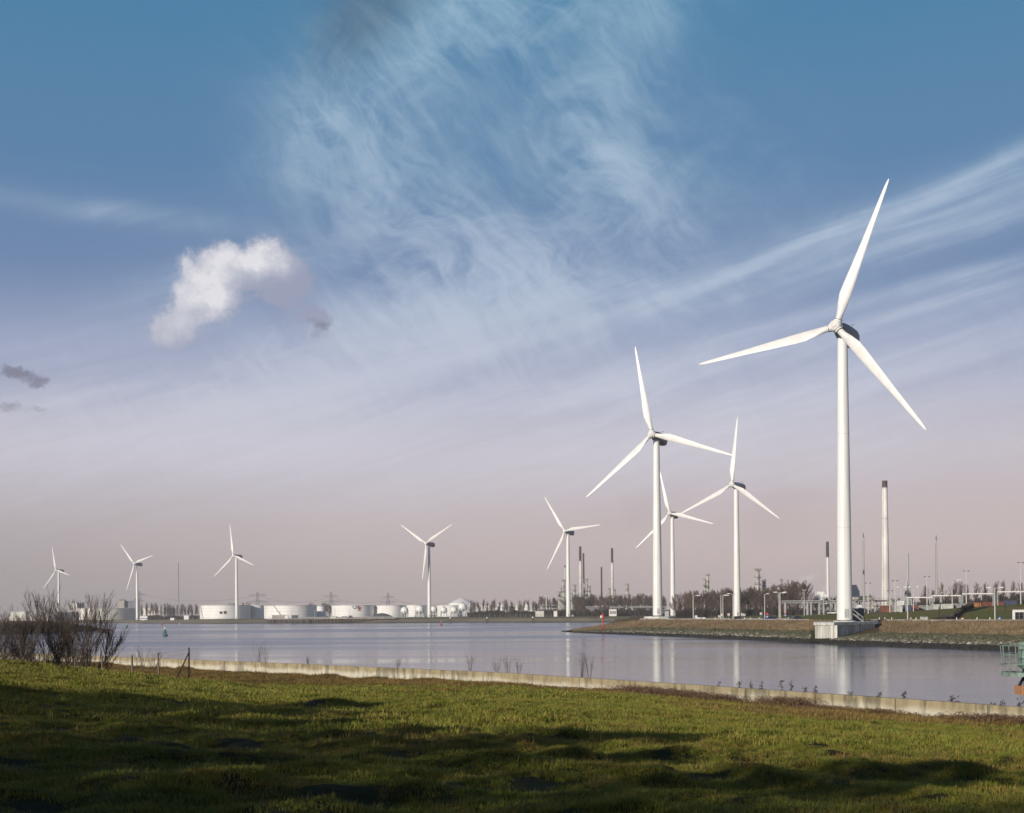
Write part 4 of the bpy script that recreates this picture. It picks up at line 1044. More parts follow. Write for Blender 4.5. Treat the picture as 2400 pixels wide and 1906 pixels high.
# conveyor head, drum and long pipe bridge
mb = MB(); 
z0 = zc(2005); c = gp(2006, 790, z0); k = 790 / FPX
th_ = thing('conveyor_tower', 'dark stepped hopper tower right of the largest tower', 'tower', c)
mb = MB(); zt = ztop(2006, 1371, 790) - z0
mb.box(-8 * k, 1 * k, -2, 2, zt - 28 * k, zt); mb.box(1 * k, 4 * k, -2, 2, zt - 27 * k, zt - 6 * k); mb.box(4 * k, 7 * k, -2, 2, zt - 26 * k, zt - 13 * k); part('hopper', mb, M['slate_blue'], th_)
mb = MB(); mb.box(-7 * k, -5 * k, -1.5, 1.5, -.3, zt - 28 * k); mb.box(4 * k, 5.5 * k, -1.5, 1.5, -.3, zt - 26 * k); part('legs', mb, M['refinery'], th_)
mb = MB(); mb.tube([(-12 * k, -2.5, zt - 32 * k), (34 * k, -2.5, zt - 32 * k), (37 * k, -2.5, zt - 36 * k), (38 * k, -2.5, zt - 55 * k)], 1.1, 10); part('duct', mb, M['refinery'], th_, True)
def truss(x0, x1, y, D, hpx, label, leg_px=None, zg=None):
    k = D / FPX; z0 = (ZR if zg is None else zg); c = gp((x0 + x1) / 2, D, z0); w = (x1 - x0) / 2 * k; z = ztop((x0 + x1) / 2, y, D) - z0; hh = hpx * k
    t = thing('pipe_bridge', label, 'pipe bridge', c)
    mb = MB()
    for y_ in (-1.2, 1.2):
        mb.box(-w, w, y_ - .12, y_ + .12, z - .12, z + .12); mb.box(-w, w, y_ - .12, y_ + .12, z - hh - .12, z - hh + .12)
        n = int(2 * w / max(hh, 1)); 
        for i in range(n): a_ = -w + 2 * w * i / n; b_ = -w + 2 * w * (i + 1) / n; mb.tube([(a_, y_, z - hh if i % 2 else z), (b_, y_, z if i % 2 else z - hh)], .1, 3)
    part('truss', mb, M['pale_metal'], t)
    for f in leg_px or (x0, x1):
        X0 = (f - (x0 + x1) / 2) * k; mb = MB(); mb.box(X0 - .25, X0 + .25, -1.2, 1.2, -.3, z - hh); part('leg', mb, M['pale_metal'], t)
truss(1833, 1962, 1408, 600, 5, 'white lattice pipe bridge crossing behind the largest tower', (1840, 1892, 1900, 1920, 1958))
truss(1430, 1560, 1422, 1100, 2, 'thin white pipe bridge through the trees left of the second tallest tower')
truss(1700, 1835, 1413, 900, 2, 'thin white pipe bridge through the wood right of the road turbine')
mb = MB(); mb.box(-4, 4, -3, 3, 0, 5); mb.box(-2.5, 2.5, -2.8, 2.8, 5.002, 7)
single('boiler_house', mb, M['tank_white'], gp(1922, 880, ztop(1922, 1411, 880)), 'small white block on the rack left of the dark topped chimney', 'building')
lg = MB(); 
# steam
# ------------------------------------------------------------------ far buildings
def block(x0, x1, yt, D, m, label, depth=18, extra=(), name='industrial_building', z=None):
    z0 = (zl(x0) if z is None else z) - .2; k = D / FPX; c = gp((x0 + x1) / 2, D, z0); w = (x1 - x0) / 2 * k; h = ztop((x0 + x1) / 2, yt, D) - z0
    t = thing(name, label, 'building', c)
    mb = MB(); mb.box(-w, w, 0, depth, 0, h); part('wall', mb, M[m], t)
    mb = MB(); mb.box(-w - .2, w + .2, -.2, depth + .2, h + .002, h + .5); part('roof', mb, M['grey_metal'], t)
    for (a_, b_, z_, e_, mm, nm) in extra:
        mb = MB(); mb.box(-w + 2 * w * a_, -w + 2 * w * b_, -.08, -.003, h * z_, h * e_); part(nm, mb, M[mm], t)
    return t, c, w, h
b1 = block(275, 291.5, 1408.5, 1950, 'building_beige', 'pale left half of the flat topped block behind the cream tank', 20)
b2 = block(291.8, 318.5, 1408, 1955, 'building_grey', 'grey blue right half of the flat topped block behind the cream tank', 20)
mb = MB()
for i in range(5): mb.lathe([(.8, b1[3] + .5), (.8, b1[3] + 2.2)], 8, c=(-b1[2] + 2 + i * 2.2, 6))
part('roof_vents', mb, M['refinery_dark'], b1[0])
mb = MB(); mb.box(5, 8, 4, 8, b2[3] + .5, b2[3] + 2.0); mb.tube([(6.5, 6, b2[3] + 2), (6.5, 6, b2[3] + 5)], .6, 6); part('roof_vents', mb, M['refinery_dark'], b2[0])
block(165, 181, 1414, 1930, 'tank_cream', 'cream tower block behind the tallest willow', 12, ((.2, .35, .2, .9, 'grey_metal', 'rib'), (.6, .75, .2, .9, 'grey_metal', 'rib')))
block(181.5, 192, 1413, 1935, 'building_grey', 'narrow grey block touching the cream tower block', 12)
block(118, 136, 1435, 1700, 'building_grey', 'dark shed left of the smallest turbine tower', 12)
block(141, 178, 1435, 1690, 'slate_blue', 'long dark blue shed right of the smallest turbine tower', 12)
block(22, 60, 1434, 1750, 'tank_cream', 'low cream shed at the far left behind the willows', 12)
block(70, 118, 1444, 1620, 'building_beige', 'long low beige wall left of the smallest turbine', 6)
block(328, 345, 1444.5, 1440, 'tank_white', 'white trailer sized hut right of the second smallest turbine', 4)
block(399, 408, 1449, 1300, 'tank_white', 'small white hut close to the water below the tall mast', 4)
block(431, 442, 1443, 1440, 'tank_white', 'small white hut left of the tank with two dark panels', 4)
block(1429, 1445, 1428.5, 1060, 'tank_white', 'white building with a row of windows among the trees', 8, tuple((.08 + i * .18, .18 + i * .18, .35, .75, 'window_dark', 'window') for i in range(5)))
block(1255, 1275, 1433, 1060, 'tank_cream', 'low cream shed below the short vent stack', 6)
block(1298, 1306, 1433, 1050, 'tank_white', 'white hut left of the far turbine base', 5)
block(1374, 1405, 1423, 1090, 'refinery_dark', 'dark open sided hall behind the thin trees', 8, tuple((.03 + i * .16, .06 + i * .16, 0, .95, 'pale_metal', 'post') for i in range(6)))
block(2110, 2120, 1408, 690, 'tank_white', 'white shed left of the lattice foot', 6, z=6)
block(2383, 2410, 1404, 560, 'tank_white', 'pale block at the right edge behind the poplars', 6, z=8.6)

# ------------------------------------------------------------------ pylons, wires, mast
def pylon(x, yt, D, label, arms):
    z0 = zl(x) - .2; c = gp(x, D, z0); h = ztop(x, yt, D) - z0; k = D / FPX
    t = thing('pylon', label, 'pylon', c, 0, 'high voltage pylons')
    W = lambda z: 3.4 * (1 - z / h) + .7
    for sx_, sy_ in ((-1, -1), (1, -1), (1, 1), (-1, 1)): mb = MB(); mb.tube([(sx_ * W(0), sy_ * W(0), 0), (sx_ * W(h), sy_ * W(h), h)], .2, 3); part('leg', mb, M['lattice'], t)
    mb = MB(); n = 10
    for i in range(n):
        a_, b_ = h * i / n, h * (i + 1) / n
        for s_ in (-1, 1): mb.tube([(-W(a_), s_ * W(a_), a_), (W(b_), s_ * W(b_), b_)], .13, 3); mb.tube([(W(a_), s_ * W(a_), a_), (-W(b_), s_ * W(b_), b_)], .13, 3)
    part('bracing', mb, M['lattice'], t)
    for (ya, wl) in arms:
        z = ztop(x, ya, D) - z0; mb = MB(); w = wl * k
        for s_ in (-1, 1):
            mb.tube([(0, 0, z + 1.6), (s_ * w, 0, z + .1)], .2, 3); mb.tube([(0, 0, z - .3), (s_ * w, 0, z)], .2, 3)
            for q in (.33, .66): mb.tube([(s_ * w * q, 0, z), (s_ * w * q, 0, z + 1.6 - 1.5 * q)], .14, 3)
            for q in (.6, 1.): mb.tube([(s_ * w * q, 0, z), (s_ * w * q, 0, z - 2.2)], .14, 3)
        part('cross_arm', mb, M['lattice'], t)
pylon(327.5, 1386, 1900, 'pylon beside the second smallest turbine tower', ((1393, 12), (1408, 10)))
pylon(604, 1388, 1750, 'broad armed pylon behind the narrow white tank', ((1395, 21), (1410, 24)))
pylon(776, 1387, 1800, 'pylon left of the lettered tank', ((1397, 16), (1410, 20)))
pylon(909.5, 1389, 1850, 'pylon behind the tank with the dark mound', ((1399, 14), (1411, 18)))
def cable(pts, label, sag=6):
    P_ = []
    for i in range(len(pts) - 1):
        a_, b_ = Vector(pts[i]), Vector(pts[i + 1])
        for j in range(14): s_ = j / 14; p = a_.lerp(b_, s_); p.z -= sag * 4 * s_ * (1 - s_); P_.append(p)
    P_.append(Vector(pts[-1])); o = P_[0].copy(); mb = MB(); mb.tube([p - o for p in P_], .13, 3)
    single('power_line', mb, M['wire'], o, label, 'power line', 'overhead power lines')
cable([at(329, 1393, 1900), at(604, 1396, 1752), at(776, 1398, 1802), at(909, 1400, 1852), at(1070, 1408, 1950)], 'upper overhead cable strung between the four pylons', 9)
cable([at(329, 1408, 1900), at(604, 1411, 1752), at(776, 1412, 1802), at(909, 1413, 1852), at(1070, 1418, 1950)], 'lower overhead cable strung between the four pylons', 8)
mm_ = thing('radio_mast', 'very tall thin guyed mast rising between the two left turbines', 'mast', gp(419.3, 2300, 3))
h_ = ztop(419.3, 1317, 2300) - 3
mb = MB(); mb.tube([(0, 0, 0), (0, 0, h_ * .97), (0, 0, h_)], [.55, .5, .2], 4); part('shaft', mb, M['lattice'], mm_)
mb = MB()
for a_ in (0, 2.09, 4.19):
    for q in (.5, .95): mb.tube([(0, 0, h_ * q), (40 * math.cos(a_), 40 * math.sin(a_), 0)], .05, 3)
part('guy_wires', mb, M['wire'], mm_)

# ------------------------------------------------------------------ jetty
JD = 1062; k = JD / FPX; jz = ztop(780, 1449.5, JD)
jt = thing('jetty', 'long timber jetty on dark piles before the storage tanks', 'jetty', gp(779, JD, 0))
W2 = (930 - 628) / 2 * k
mb = MB(); mb.box(-W2, W2 * .98, -2, 3, jz - .5, jz); part('deck', mb, M['building_beige'], jt)
mb = MB(); mb.box(-W2, -W2 * .35, -5, -2.003, jz - .9, jz - .3); part('fender_deck', mb, M['refinery_dark'], jt)
mb = MB(); r = random.Random(3)
x_ = -W2
while x_ < W2:
    for y_ in (-4.6 if x_ < -W2 * .35 else -1.6, 2.2): mb.tube([(x_, y_, -1), (x_ + r.uniform(-.3, .3), y_, jz - .5 + r.uniform(0, .5))], .27, 5)
    x_ += r.uniform(.8, 1.6) if x_ < W2 * .3 else 2.4
o = part('piles', mb, M['bark'], jt); o['kind'] = 'stuff'
mb = MB()
for i in range(60): X0 = -W2 + 2 * W2 * i / 60; mb.box(X0 - .05, X0 + .05, -1.95, -1.85, jz, jz + 1.1)
mb.box(-W2, W2, -1.95, -1.88, jz + 1.0, jz + 1.1); mb.box(-W2, W2, -1.95, -1.88, jz + .5, jz + .56); part('railing', mb, M['pale_metal'], jt)
mb = MB()
for z_, y_ in ((.5, 0), (.9, .6), (.5, 1.3)): mb.tube([(-W2 * .5, y_, jz + z_), (W2 * .95, y_, jz + z_)], .2, 5)
part('pipeline', mb, M['pale_metal'], jt)
def jbox(x0, x1, yt, m, label, name='shed', cat='shed', win=0):
    zt_ = ztop((x0 + x1) / 2, yt, JD); w = (x1 - x0) / 2 * k; c = gp((x0 + x1) / 2, JD - 1.0, jz + .004)
    t = thing(name, label, cat, c); mb = MB(); mb.box(-w, w, -.8, 2.2, 0, zt_ - jz); part('wall', mb, M[m], t)
    mb = MB(); mb.box(-w - .2, w + .2, -1, 2.4, zt_ - jz + .002, zt_ - jz + .25); part('roof', mb, M['grey_metal'], t)
    for i in range(win): X0 = -w + 2 * w * (i + .7) / (win + .4); mb = MB(); mb.box(X0 - .3, X0 + .3, -.86, -.803, .8, 1.5); part('window', mb, M['container_red'], t)
jbox(638, 667, 1442.5, 'building_beige', 'long beige shed with red windows on the left of the jetty', win=5)
jbox(667.6, 675, 1443.5, 'tank_white', 'white hut next to the beige shed on the jetty')
jbox(684, 698, 1442.5, 'slate_blue', 'dark blue container shed on the jetty')
jbox(774, 789, 1445, 'tank_cream', 'cream cabin halfway along the jetty')
jbox(801, 812, 1445, 'building_beige', 'low beige cabin right of the cream cabin on the jetty')
jbox(817, 825, 1443.5, 'slate_blue', 'dark machine hut near the right end of the jetty')
for x, yt, lb in ((770, 1428, 'white mast at the middle of the jetty'), (785, 1429, 'second white mast on the jetty, left of the lettered tank'), (709, 1430, 'thin lamp mast on the left part of the jetty'), (737, 1432, 'thin lamp mast below the end of the stair tank'),
                  (820, 1428, 'lamp mast in front of the lettered tank'), (656, 1432, 'lamp mast behind the beige jetty shed'), (872, 1434, 'lamp mast near the right end of the jetty')):
    z_ = ztop(x, yt, JD); mb = MB(); mb.tube([(0, 0, 0), (0, 0, z_ - jz)], .15, 5); mb.box(-.6, .6, -.2, .2, z_ - jz, z_ - jz + .2); single('lamp_mast', mb, M['pale_metal'], gp(x, JD - .3, jz + .004), lb, 'lamp mast', 'masts along the jetty')
# perimeter fence on the far dike
mb = MB(); 
P0 = [gp(x, float(np.interp(x, FSX, FSD)) + 70, zl(x)) for x in range(440, 1300, 12)]
for i, p in enumerate(P0):
    q = p - P0[0]; mb.box(q.x - .08, q.x + .08, q.y - .08, q.y + .08, q.z, q.z + 2.2)
    if i + 1 < len(P0):
        n_ = P0[i + 1] - P0[0]
        for z_ in (.1, 1.1, 2.1): mb.tube([q + Vector((0, 0, z_)), n_ + Vector((0, 0, z_))], .05, 3)
single('perimeter_fence', mb, M['grey_metal'], P0[0], 'long thin wire fence running along the far dike before the tanks', 'fence')

# ------------------------------------------------------------------ buoys and beacons
def buoy(x, yb, yt, m, label, dark=False):
    v = ray(x, yb)[1]; D = -EYE / v; c = at(x, yb, D); c.z = 0; h = ztop(x, yt, D)
    t = thing('buoy', label, 'buoy', c, 0, 'navigation buoys'); w = h * .30
    mb = MB(); mb.lathe([(w * .9, -.5), (w, .0), (w, h * .14), (w * .85, h * .17)], 16); part('float', mb, M[m], t, True)
    mb = MB()
    for i in range(4):
        a_ = i * math.pi / 2 + .5; mb.tube([(w * .7 * math.cos(a_), w * .7 * math.sin(a_), h * .17), (w * .2 * math.cos(a_), w * .2 * math.sin(a_), h * .68)], h * .02, 4)
    mb.lathe([(w * .52, h * .3), (w * .3, h * .62)], 10, closed=False); mb.lathe([(w * .62, h * .26), (w * .62, h * .3)], 10); part('superstructure', mb, M[m], t)
    mb = MB(); mb.lathe([(w * .34, h * .68), (w * .34, h * .72)], 10); part('gallery', mb, M[m], t)
    mb = MB(); mb.lathe([(w * .12, h * .72), (w * .22, h * .8), (w * .30, h * .92), (.02, h)], 10); part('topmark', mb, M['sign_white'], t, True)
buoy(387, 1491, 1469.5, 'buoy_green', 'large green channel buoy with a white top in the open water')
buoy(297.5, 1471, 1461, 'buoy_green', 'small green buoy farther away, near the left spit')
buoy(380, 1465.5, 1457, 'buoy_red', 'tiny red buoy close to the far shore')
buoy(420.5, 1463.8, 1459, 'sign_white', 'tiny white buoy right of the tiny red one')
buoy(1034, 1466.5, 1455, 'buoy_red', 'red buoy with a white top below the turbine with the downward blade')
def dolphin(x, yb, yt, label):
    v = ray(x, yb)[1]; D = -EYE / v; c = at(x, yb, D); c.z = 0; h = ztop(x, yt, D)
    t = thing('mooring_dolphin', label, 'mooring dolphin', c, 0, 'mooring dolphins')
    for i in range(3): a_ = i * 2.09; mb = MB(); mb.tube([(1.2 * math.cos(a_), 1.2 * math.sin(a_), -1), (.4 * math.cos(a_), .4 * math.sin(a_), h * .75)], .22, 5); part('pile', mb, M['bark'], t)
    mb = MB(); mb.lathe([(.9, h * .45), (.9, h * .5)], 8); part('platform', mb, M['refinery_dark'], t)
    mb = MB(); mb.lathe([(.4, h * .75), (.55, h * .9), (.1, h)], 8); part('light', mb, M['sign_white'], t)
dolphin(1055.5, 1462.5, 1446, 'timber dolphin right of the red buoy')
dolphin(1141.5, 1461.5, 1446, 'timber dolphin with a white light between red buoy and headland')
dolphin(1249, 1460.5, 1445, 'timber dolphin nearest the far turbine beside the refinery')
c = gp(1413.5, 452, 0.9); h_ = ztop(1413.5, 1437, 452) - c.z
t = thing('red_beacon', 'red navigation beacon post standing on the headland tip', 'beacon', c)
mb = MB(); mb.tube([(0, 0, 0), (0, 0, h_ * .7)], .24, 10); part('column', mb, M['buoy_red'], t, True)
mb = MB(); mb.lathe([(.9, h_ * .7), (.9, h_ * .74)], 12); mb.lathe([(.85, h_ * .92), (.9, h_ * .92)], 12); part('gallery', mb, M['buoy_red'], t)
mb = MB(); mb.lathe([(.5, h_ * .74), (.5, h_ * .93), (.15, h_)], 10); part('lantern', mb, M['buoy_red'], t, True)
mb = MB(); mb.box(-1.0, -.45, -.4, .2, h_ * .72, h_ * .86); part('white_box', mb, M['sign_white'], t)
for i in range(3): a_ = i * 2.09; mb = MB(); mb.tube([(1.1 * math.cos(a_), 1.1 * math.sin(a_), -.6), (0, 0, h_ * .25)], .1, 5); part('leg', mb, M['buoy_red'], t)

# ------------------------------------------------------------------ street lamps
def lamp(x, yt, yb, D, arms, label, dark=False, w=.11):
    """arms: horizontal reach in picture px, signed"""
    z0 = zr(x, D) ; c = gp(x, D, z0); h = ztop(x, yt, D) - z0; k = D / FPX
    t = thing('street_lamp', label, 'street lamp', c, 0, 'street lamps on the headland and motorway')
    mb = MB(); mb.tube([(0, 0, -.2), (0, 0, h)], [w * 1.5, w], 8); part('pole', mb, M['lamp_metal'], t, True)
    for a_ in arms:
        s_ = math.copysign(1, a_); L_ = abs(a_) * k; mb = MB()
        if not dark: mb.tube([(0, 0, h - .05), (s_ * L_ * .35, 0, h + .12), (s_ * L_ * .6, 0, h + .15)], w * .7, 5)
        else: mb.tube([(0, 0, h - .05), (s_ * L_ * .6, 0, h)], w * .7, 5)
        part('arm', mb, M['lamp_metal'], t)
        mb = MB(); q = h + (.15 if not dark else 0); mb.box(s_ * L_ if s_ < 0 else s_ * L_ * .5, s_ * L_ * .5 if s_ < 0 else s_ * L_, -.22, .22, q - .1, q + .14); part('lamp_head', mb, M['dark_metal'] if dark else M['sign_white'], t)
LM = [(1625, 1397, 1451, 420, (16,), 'single arm lamp left of the parked white trailer'), (1690, 1396, 1446, 470, (14,), 'left lamp of the close pair left of the road turbine'), (1694.5, 1397, 1446, 500, (14,), 'right lamp of the close pair left of the road turbine'),
      (1718.5, 1393, 1452, 400, (-14, 14), 'twin arm lamp directly in front of the road turbine tower'), (1792.5, 1393, 1440, 455, (10,), 'single arm lamp between the road turbine and the twin arm lamp'), (1826, 1391, 1441, 470, (14,), 'lamp half hidden behind the twin arm lamp near the blue cars'),
      (1828.8, 1389.5, 1453, 380, (-15, 15), 'twin arm lamp near the blue cars'), (1885, 1384, 1438, 520, (-4, 4), 'thin lamp left of the dark topped chimney'), (1931, 1379, 1437, 520, (-4, 4), 'thin lamp in front of the dark topped chimney'),
      (2112, 1377.5, 1437, 400, (-10, 12), 'white twin arm lamp left of the lattice foot'), (2127.5, 1399, 1454, 318, (), 'pole directly below the lattice foot'), (2141, 1377, 1437, 400, (-12, 12), 'white twin arm lamp right of the lattice foot'),
      (2232, 1361, 1427, 420, (20,), 'tall lamp with one long arm to the right, before the sign gantry'), (2332, 1379, 1454, 315, (-20, 20), 'white twin arm lamp beside the round blue sign'), (2204, 1391, 1430, 430, (5,), 'short lamp behind the sign gantry')]
for x, yt, yb, D, arms, lb in LM: lamp(x, yt, yb, D, arms, lb)
for x, yt, D, lb in ((2035, 1367, 430, 'dark headed T lamp beside the slender flare stack'), (2098.5, 1361.5, 420, 'dark headed T lamp right of the thick chimney'), (2173, 1352, 415, 'dark headed T lamp left of the poplar flare stack'),
                     (2265, 1338.5, 400, 'tall dark headed T lamp right of the long arm lamp'), (2392.5, 1319, 395, 'tallest dark headed T lamp, near the right picture edge'), (2086, 1385, 430, 'short dark headed T lamp at the foot of the thick chimney')):
    lamp(x, yt, 0, D, (-7, 7), lb, True, .13)
# sign gantries
def gantry(x0, x1, y, D, label, drops=()):
    k = D / FPX; z0 = zr((x0 + x1) / 2, D); c = gp((x0 + x1) / 2, D, z0); w = (x1 - x0) / 2 * k; z = ztop((x0 + x1) / 2, y, D) - z0
    t = thing('sign_gantry', label, 'sign gantry', c, 0, 'motorway sign gantries')
    mb = MB(); mb.box(-w, w, -.2, .2, z - .18, z + .18); part('beam', mb, M['sign_white'], t)
    mb = MB(); mb.box(-w - .2, -w + .2, -.2, .2, -.3, z - .185) ; part('post', mb, M['grey_metal'], t)
    mb = MB(); mb.box(w - .2, w + .2, -.2, .2, -.3, z - .185) ; part('post', mb, M['grey_metal'], t)
    for q in drops: X0 = -w + 2 * w * q; mb = MB(); mb.box(X0 - .14, X0 + .14, .0, .28, z - 2.3, z - .19); part('hanger', mb, M['pale_metal'], t)
    mb = MB(); mb.box(-.15, .15, -.15, .15, z + .183, z + .9); part('lamp_stub', mb, M['pale_metal'], t)
gantry(2124, 2186, 1400.5, 425, 'lowest white sign gantry beam, right of the lattice foot', (.1, .9))
gantry(2183, 2252, 1396.3, 430, 'second white sign gantry beam left of the tall T lamp', (.1, .35, .95))
gantry(2256, 2328, 1391.8, 440, 'third white sign gantry beam crossing the poplars', (.33, .62))
gantry(2338, 2420, 1387, 440, 'white sign gantry beam at the right picture edge', (.33, .8))

# ------------------------------------------------------------------ containers
def container(x0, x1, yt, yb, D, m, label, name='shipping_container'):
    k = D / FPX; c = at((x0 + x1) / 2, yb, D); w = (x1 - x0) / 2 * k; h = (yb - yt) * k
    zz = zr((x0 + x1) / 2, D) + .04; h += c.z - zz if c.z > zz else 0; c.z = zz
    t = thing(name, label, 'container', c, 0, 'containers beside the motorway')
    mb = MB(); n = max(4, int(w * 2 / .7)); vs = []
    for i in range(n):
        a_, b_ = -w + 2 * w * i / n, -w + 2 * w * (i + 1) / n; q = .06 if i % 2 else 0
        mb.box(a_, b_, -1.2 + q, 1.2, .15, h - .1)
    part('corrugated_body', mb, M[m], t)
    mb = MB(); mb.box(-w - .03, w + .03, -1.23, 1.23, h - .098, h + .05); mb.box(-w - .03, w + .03, -1.23, 1.23, 0, .148); part('frame', mb, M[m], t)
for a_ in ((2064, 2088, 1420, 1434, 470, 'container_red', 'red container left of the grey one, below the thick chimney'), (2088.5, 2098, 1423, 1433, 480, 'container_grey', 'short grey container right of the red one'),
           (2101, 2113, 1421, 1434, 465, 'container_white', 'white container with open frame, between grey and blue'), (2112, 2134, 1420, 1434, 470, 'container_blue', 'dark blue container below the lattice foot'), (2134.5, 2151, 1419.5, 1432, 475, 'container_red', 'rusty red container right of the blue one'),
           (2151.5, 2183, 1419, 1430, 480, 'container_grey', 'grey green container in the long pale row'), (2184, 2206, 1418, 1430, 478, 'container_white', 'white container left of the ribbed one in the pale row'), (2206.5, 2232, 1416.5, 1428, 478, 'container_white', 'ribbed white container in the middle of the pale row'),
           (2233, 2262, 1415, 1426, 480, 'container_grey', 'pale grey container at the right of the pale row'), (2267, 2296, 1413.5, 1424, 440, 'container_orange', 'orange truck trailer on the motorway'), (2303, 2327, 1411, 1420, 480, 'container_brown', 'brown container right of the orange trailer'),
           (2327.5, 2353, 1410.5, 1419, 482, 'container_brown', 'second brown container beside the dark blue one'), (2353.5, 2380, 1408, 1416.5, 480, 'container_blue', 'dark blue container near the right picture edge')):
    container(*a_)
# ------------------------------------------------------------------ vehicles
def car(x, D, m, label, L_=4.2, hgt=1.45, rot=0.0, name='car', cat='car', zoff=0.014):
    z0 = zr(x, D) + zoff; t = thing(name, label, cat, gp(x, D, z0), rot)
    w = .85; mb = MB(); prof = [(-L_ / 2, .35), (-L_ / 2, .8), (-L_ / 2 + .7, .92), (L_ / 2 - .5, .95), (L_ / 2, .8), (L_ / 2, .35)]
    vs = [(a_, s_ * w, z) for s_ in (-1, 1) for a_, z in prof]; n = len(prof)
    mb.add(vs, [tuple(range(n)), tuple(range(n, 2 * n))[::-1]] + [(i, n + i, n + (i + 1) % n, (i + 1) % n) for i in range(n)]); part('body', mb, M[m], t)
    pr2 = [(-L_ / 2 + .9, .93), (-L_ / 2 + 1.5, hgt), (L_ / 2 - 1.1, hgt), (L_ / 2 - .5, .96)]; n = 4
    mb = MB(); vs = [(a_, s_ * w * .86, z) for s_ in (-1, 1) for a_, z in pr2]; mb.add(vs, [tuple(range(n)), tuple(range(n, 2 * n))[::-1]] + [(i, n + i, n + (i + 1) % n, (i + 1) % n) for i in range(n)]); part('windows', mb, M['window_dark'], t)
    mb = MB(); mb.box(-L_ / 2 + 1.6, L_ / 2 - 1.2, -w * .84, w * .84, hgt + .002, hgt + .05); part('roof', mb, M[m], t)
    for sx_ in (-1, 1):
        for sy_ in (-1, 1):
            mb = MB(); mb.tube([(sx_ * L_ * .31, sy_ * w - .1 * sy_, .32), (sx_ * L_ * .31, sy_ * (w + .03), .32)], .32, 12); part('wheel', mb, M['black_rubber'], t)
car(1866, 371, 'car_dark', 'dark blue car left of the largest turbine'); car(1805, 384, 'car_blue', 'dark car with a white bonnet beside the blue sign', 4.0); car(1726, 405, 'car_dark', 'dark car passing the foot of the road turbine', 4.0)
car(1951, 560, 'car_white', 'small white car on the motorway left of the largest tower')
car(1812.5, 386, 'car_silver', 'pale car hidden partly behind the dark car with a white bonnet', 3.6)
t = thing('trailer', 'long low white flatbed trailer right of the single arm lamp', 'trailer', gp(1640.5, 425, ZR + .014)); k = 425 / FPX
mb = MB(); mb.box(-11.5 * k, 11.5 * k, -1.2, 1.2, .6, 1.15); part('bed', mb, M['car_white'], t)
mb = MB(); mb.box(-11.5 * k, -7 * k, -1.1, 1.1, 1.152, 1.8); part('load', mb, M['car_white'], t)
for q in (-8, -6.5, 7, 8.5): mb = MB(); mb.tube([(q * k, -1.1, .35), (q * k, 1.1, .35)], .35, 10); part('wheel', mb, M['black_rubber'], t)
t = thing('truck', 'white truck cab beyond the slab, right of the largest tower', 'truck', gp(2014, 500, zr(2014, 500) + .04)); k = 500 / FPX
mb = MB(); mb.box(-6 * k, 6 * k, -1.2, 1.2, .5, 2.6); mb.box(-5 * k, 4 * k, -1.1, 1.1, 2.602, 3.4); part('body', mb, M['car_white'], t)
mb = MB(); mb.box(-4.5 * k, 5 * k, -1.25, -1.203, 1.5, 2.3); part('window', mb, M['window_dark'], t)
for q in (-4, 4): mb = MB(); mb.tube([(q * k, -1.1, .5), (q * k, 1.1, .5)], .5, 10); part('wheel', mb, M['black_rubber'], t)
t = thing('van', 'long white van parked right of the second smallest turbine', 'van', gp(336, 1395, zl(336))); k = 1395 / FPX
mb = MB(); mb.box(-8 * k, 8 * k, -1.2, 1.2, .5, 2.9); part('body', mb, M['car_white'], t)
mb = MB(); mb.box(-7 * k, 7 * k, -1.24, -1.203, 1.8, 2.4); part('window', mb, M['window_dark'], t)
for q in (-5.5, 5): mb = MB(); mb.tube([(q * k, -1.1, .4), (q * k, 1.1, .4)], .45, 10); part('wheel', mb, M['black_rubber'], t)
# ------------------------------------------------------------------ traffic signs and small roadside things
def chevron(x, y, D, label, flip=1):
    z0 = zr(x, D); c = gp(x, D, z0); z = max(1.2, ztop(x, y, D) - z0); s_ = 5.2 / 2 * D / FPX
    t = thing('chevron_sign', label, 'road sign', c, 0, 'chevron bend signs')
    mb = MB(); mb.box(-s_, s_, -.04, .0, z - s_, z + s_); part('panel', mb, M['sign_white'], t)
    mb = MB(); q = s_ * .85; mb.add([(flip * a_ * q, y_, z + b_ * q) for y_ in (-.075, -.043) for a_, b_ in ((-.6, 1), (.1, 1), (.8, 0), (.1, -1), (-.6, -1), (.1, 0))], [(0, 1, 2, 5), (5, 2, 3, 4), (0, 6, 7, 1), (1, 7, 8, 2), (2, 8, 9, 3), (3, 9, 10, 4), (4, 10, 11, 5), (5, 11, 6, 0)]); part('chevron', mb, M['red_print'], t)
    mb = MB(); mb.tube([(0, .05, -.2), (0, .05, z - s_)], .06, 5); part('post', mb, M['grey_metal'], t)
for x, y, D, lb in ((1686, 1445, 410, 'lowest red chevron sign left of the road turbine'), (1692.5, 1441, 420, 'chevron sign overlapping the lowest one'), (1708, 1440.5, 425, 'chevron sign just left of the road turbine tower'), (1740, 1440.5, 425, 'chevron sign just right of the road turbine tower'), (1783.5, 1438.5, 430, 'chevron sign beside the single arm lamp')):
    chevron(x, y, D, lb)
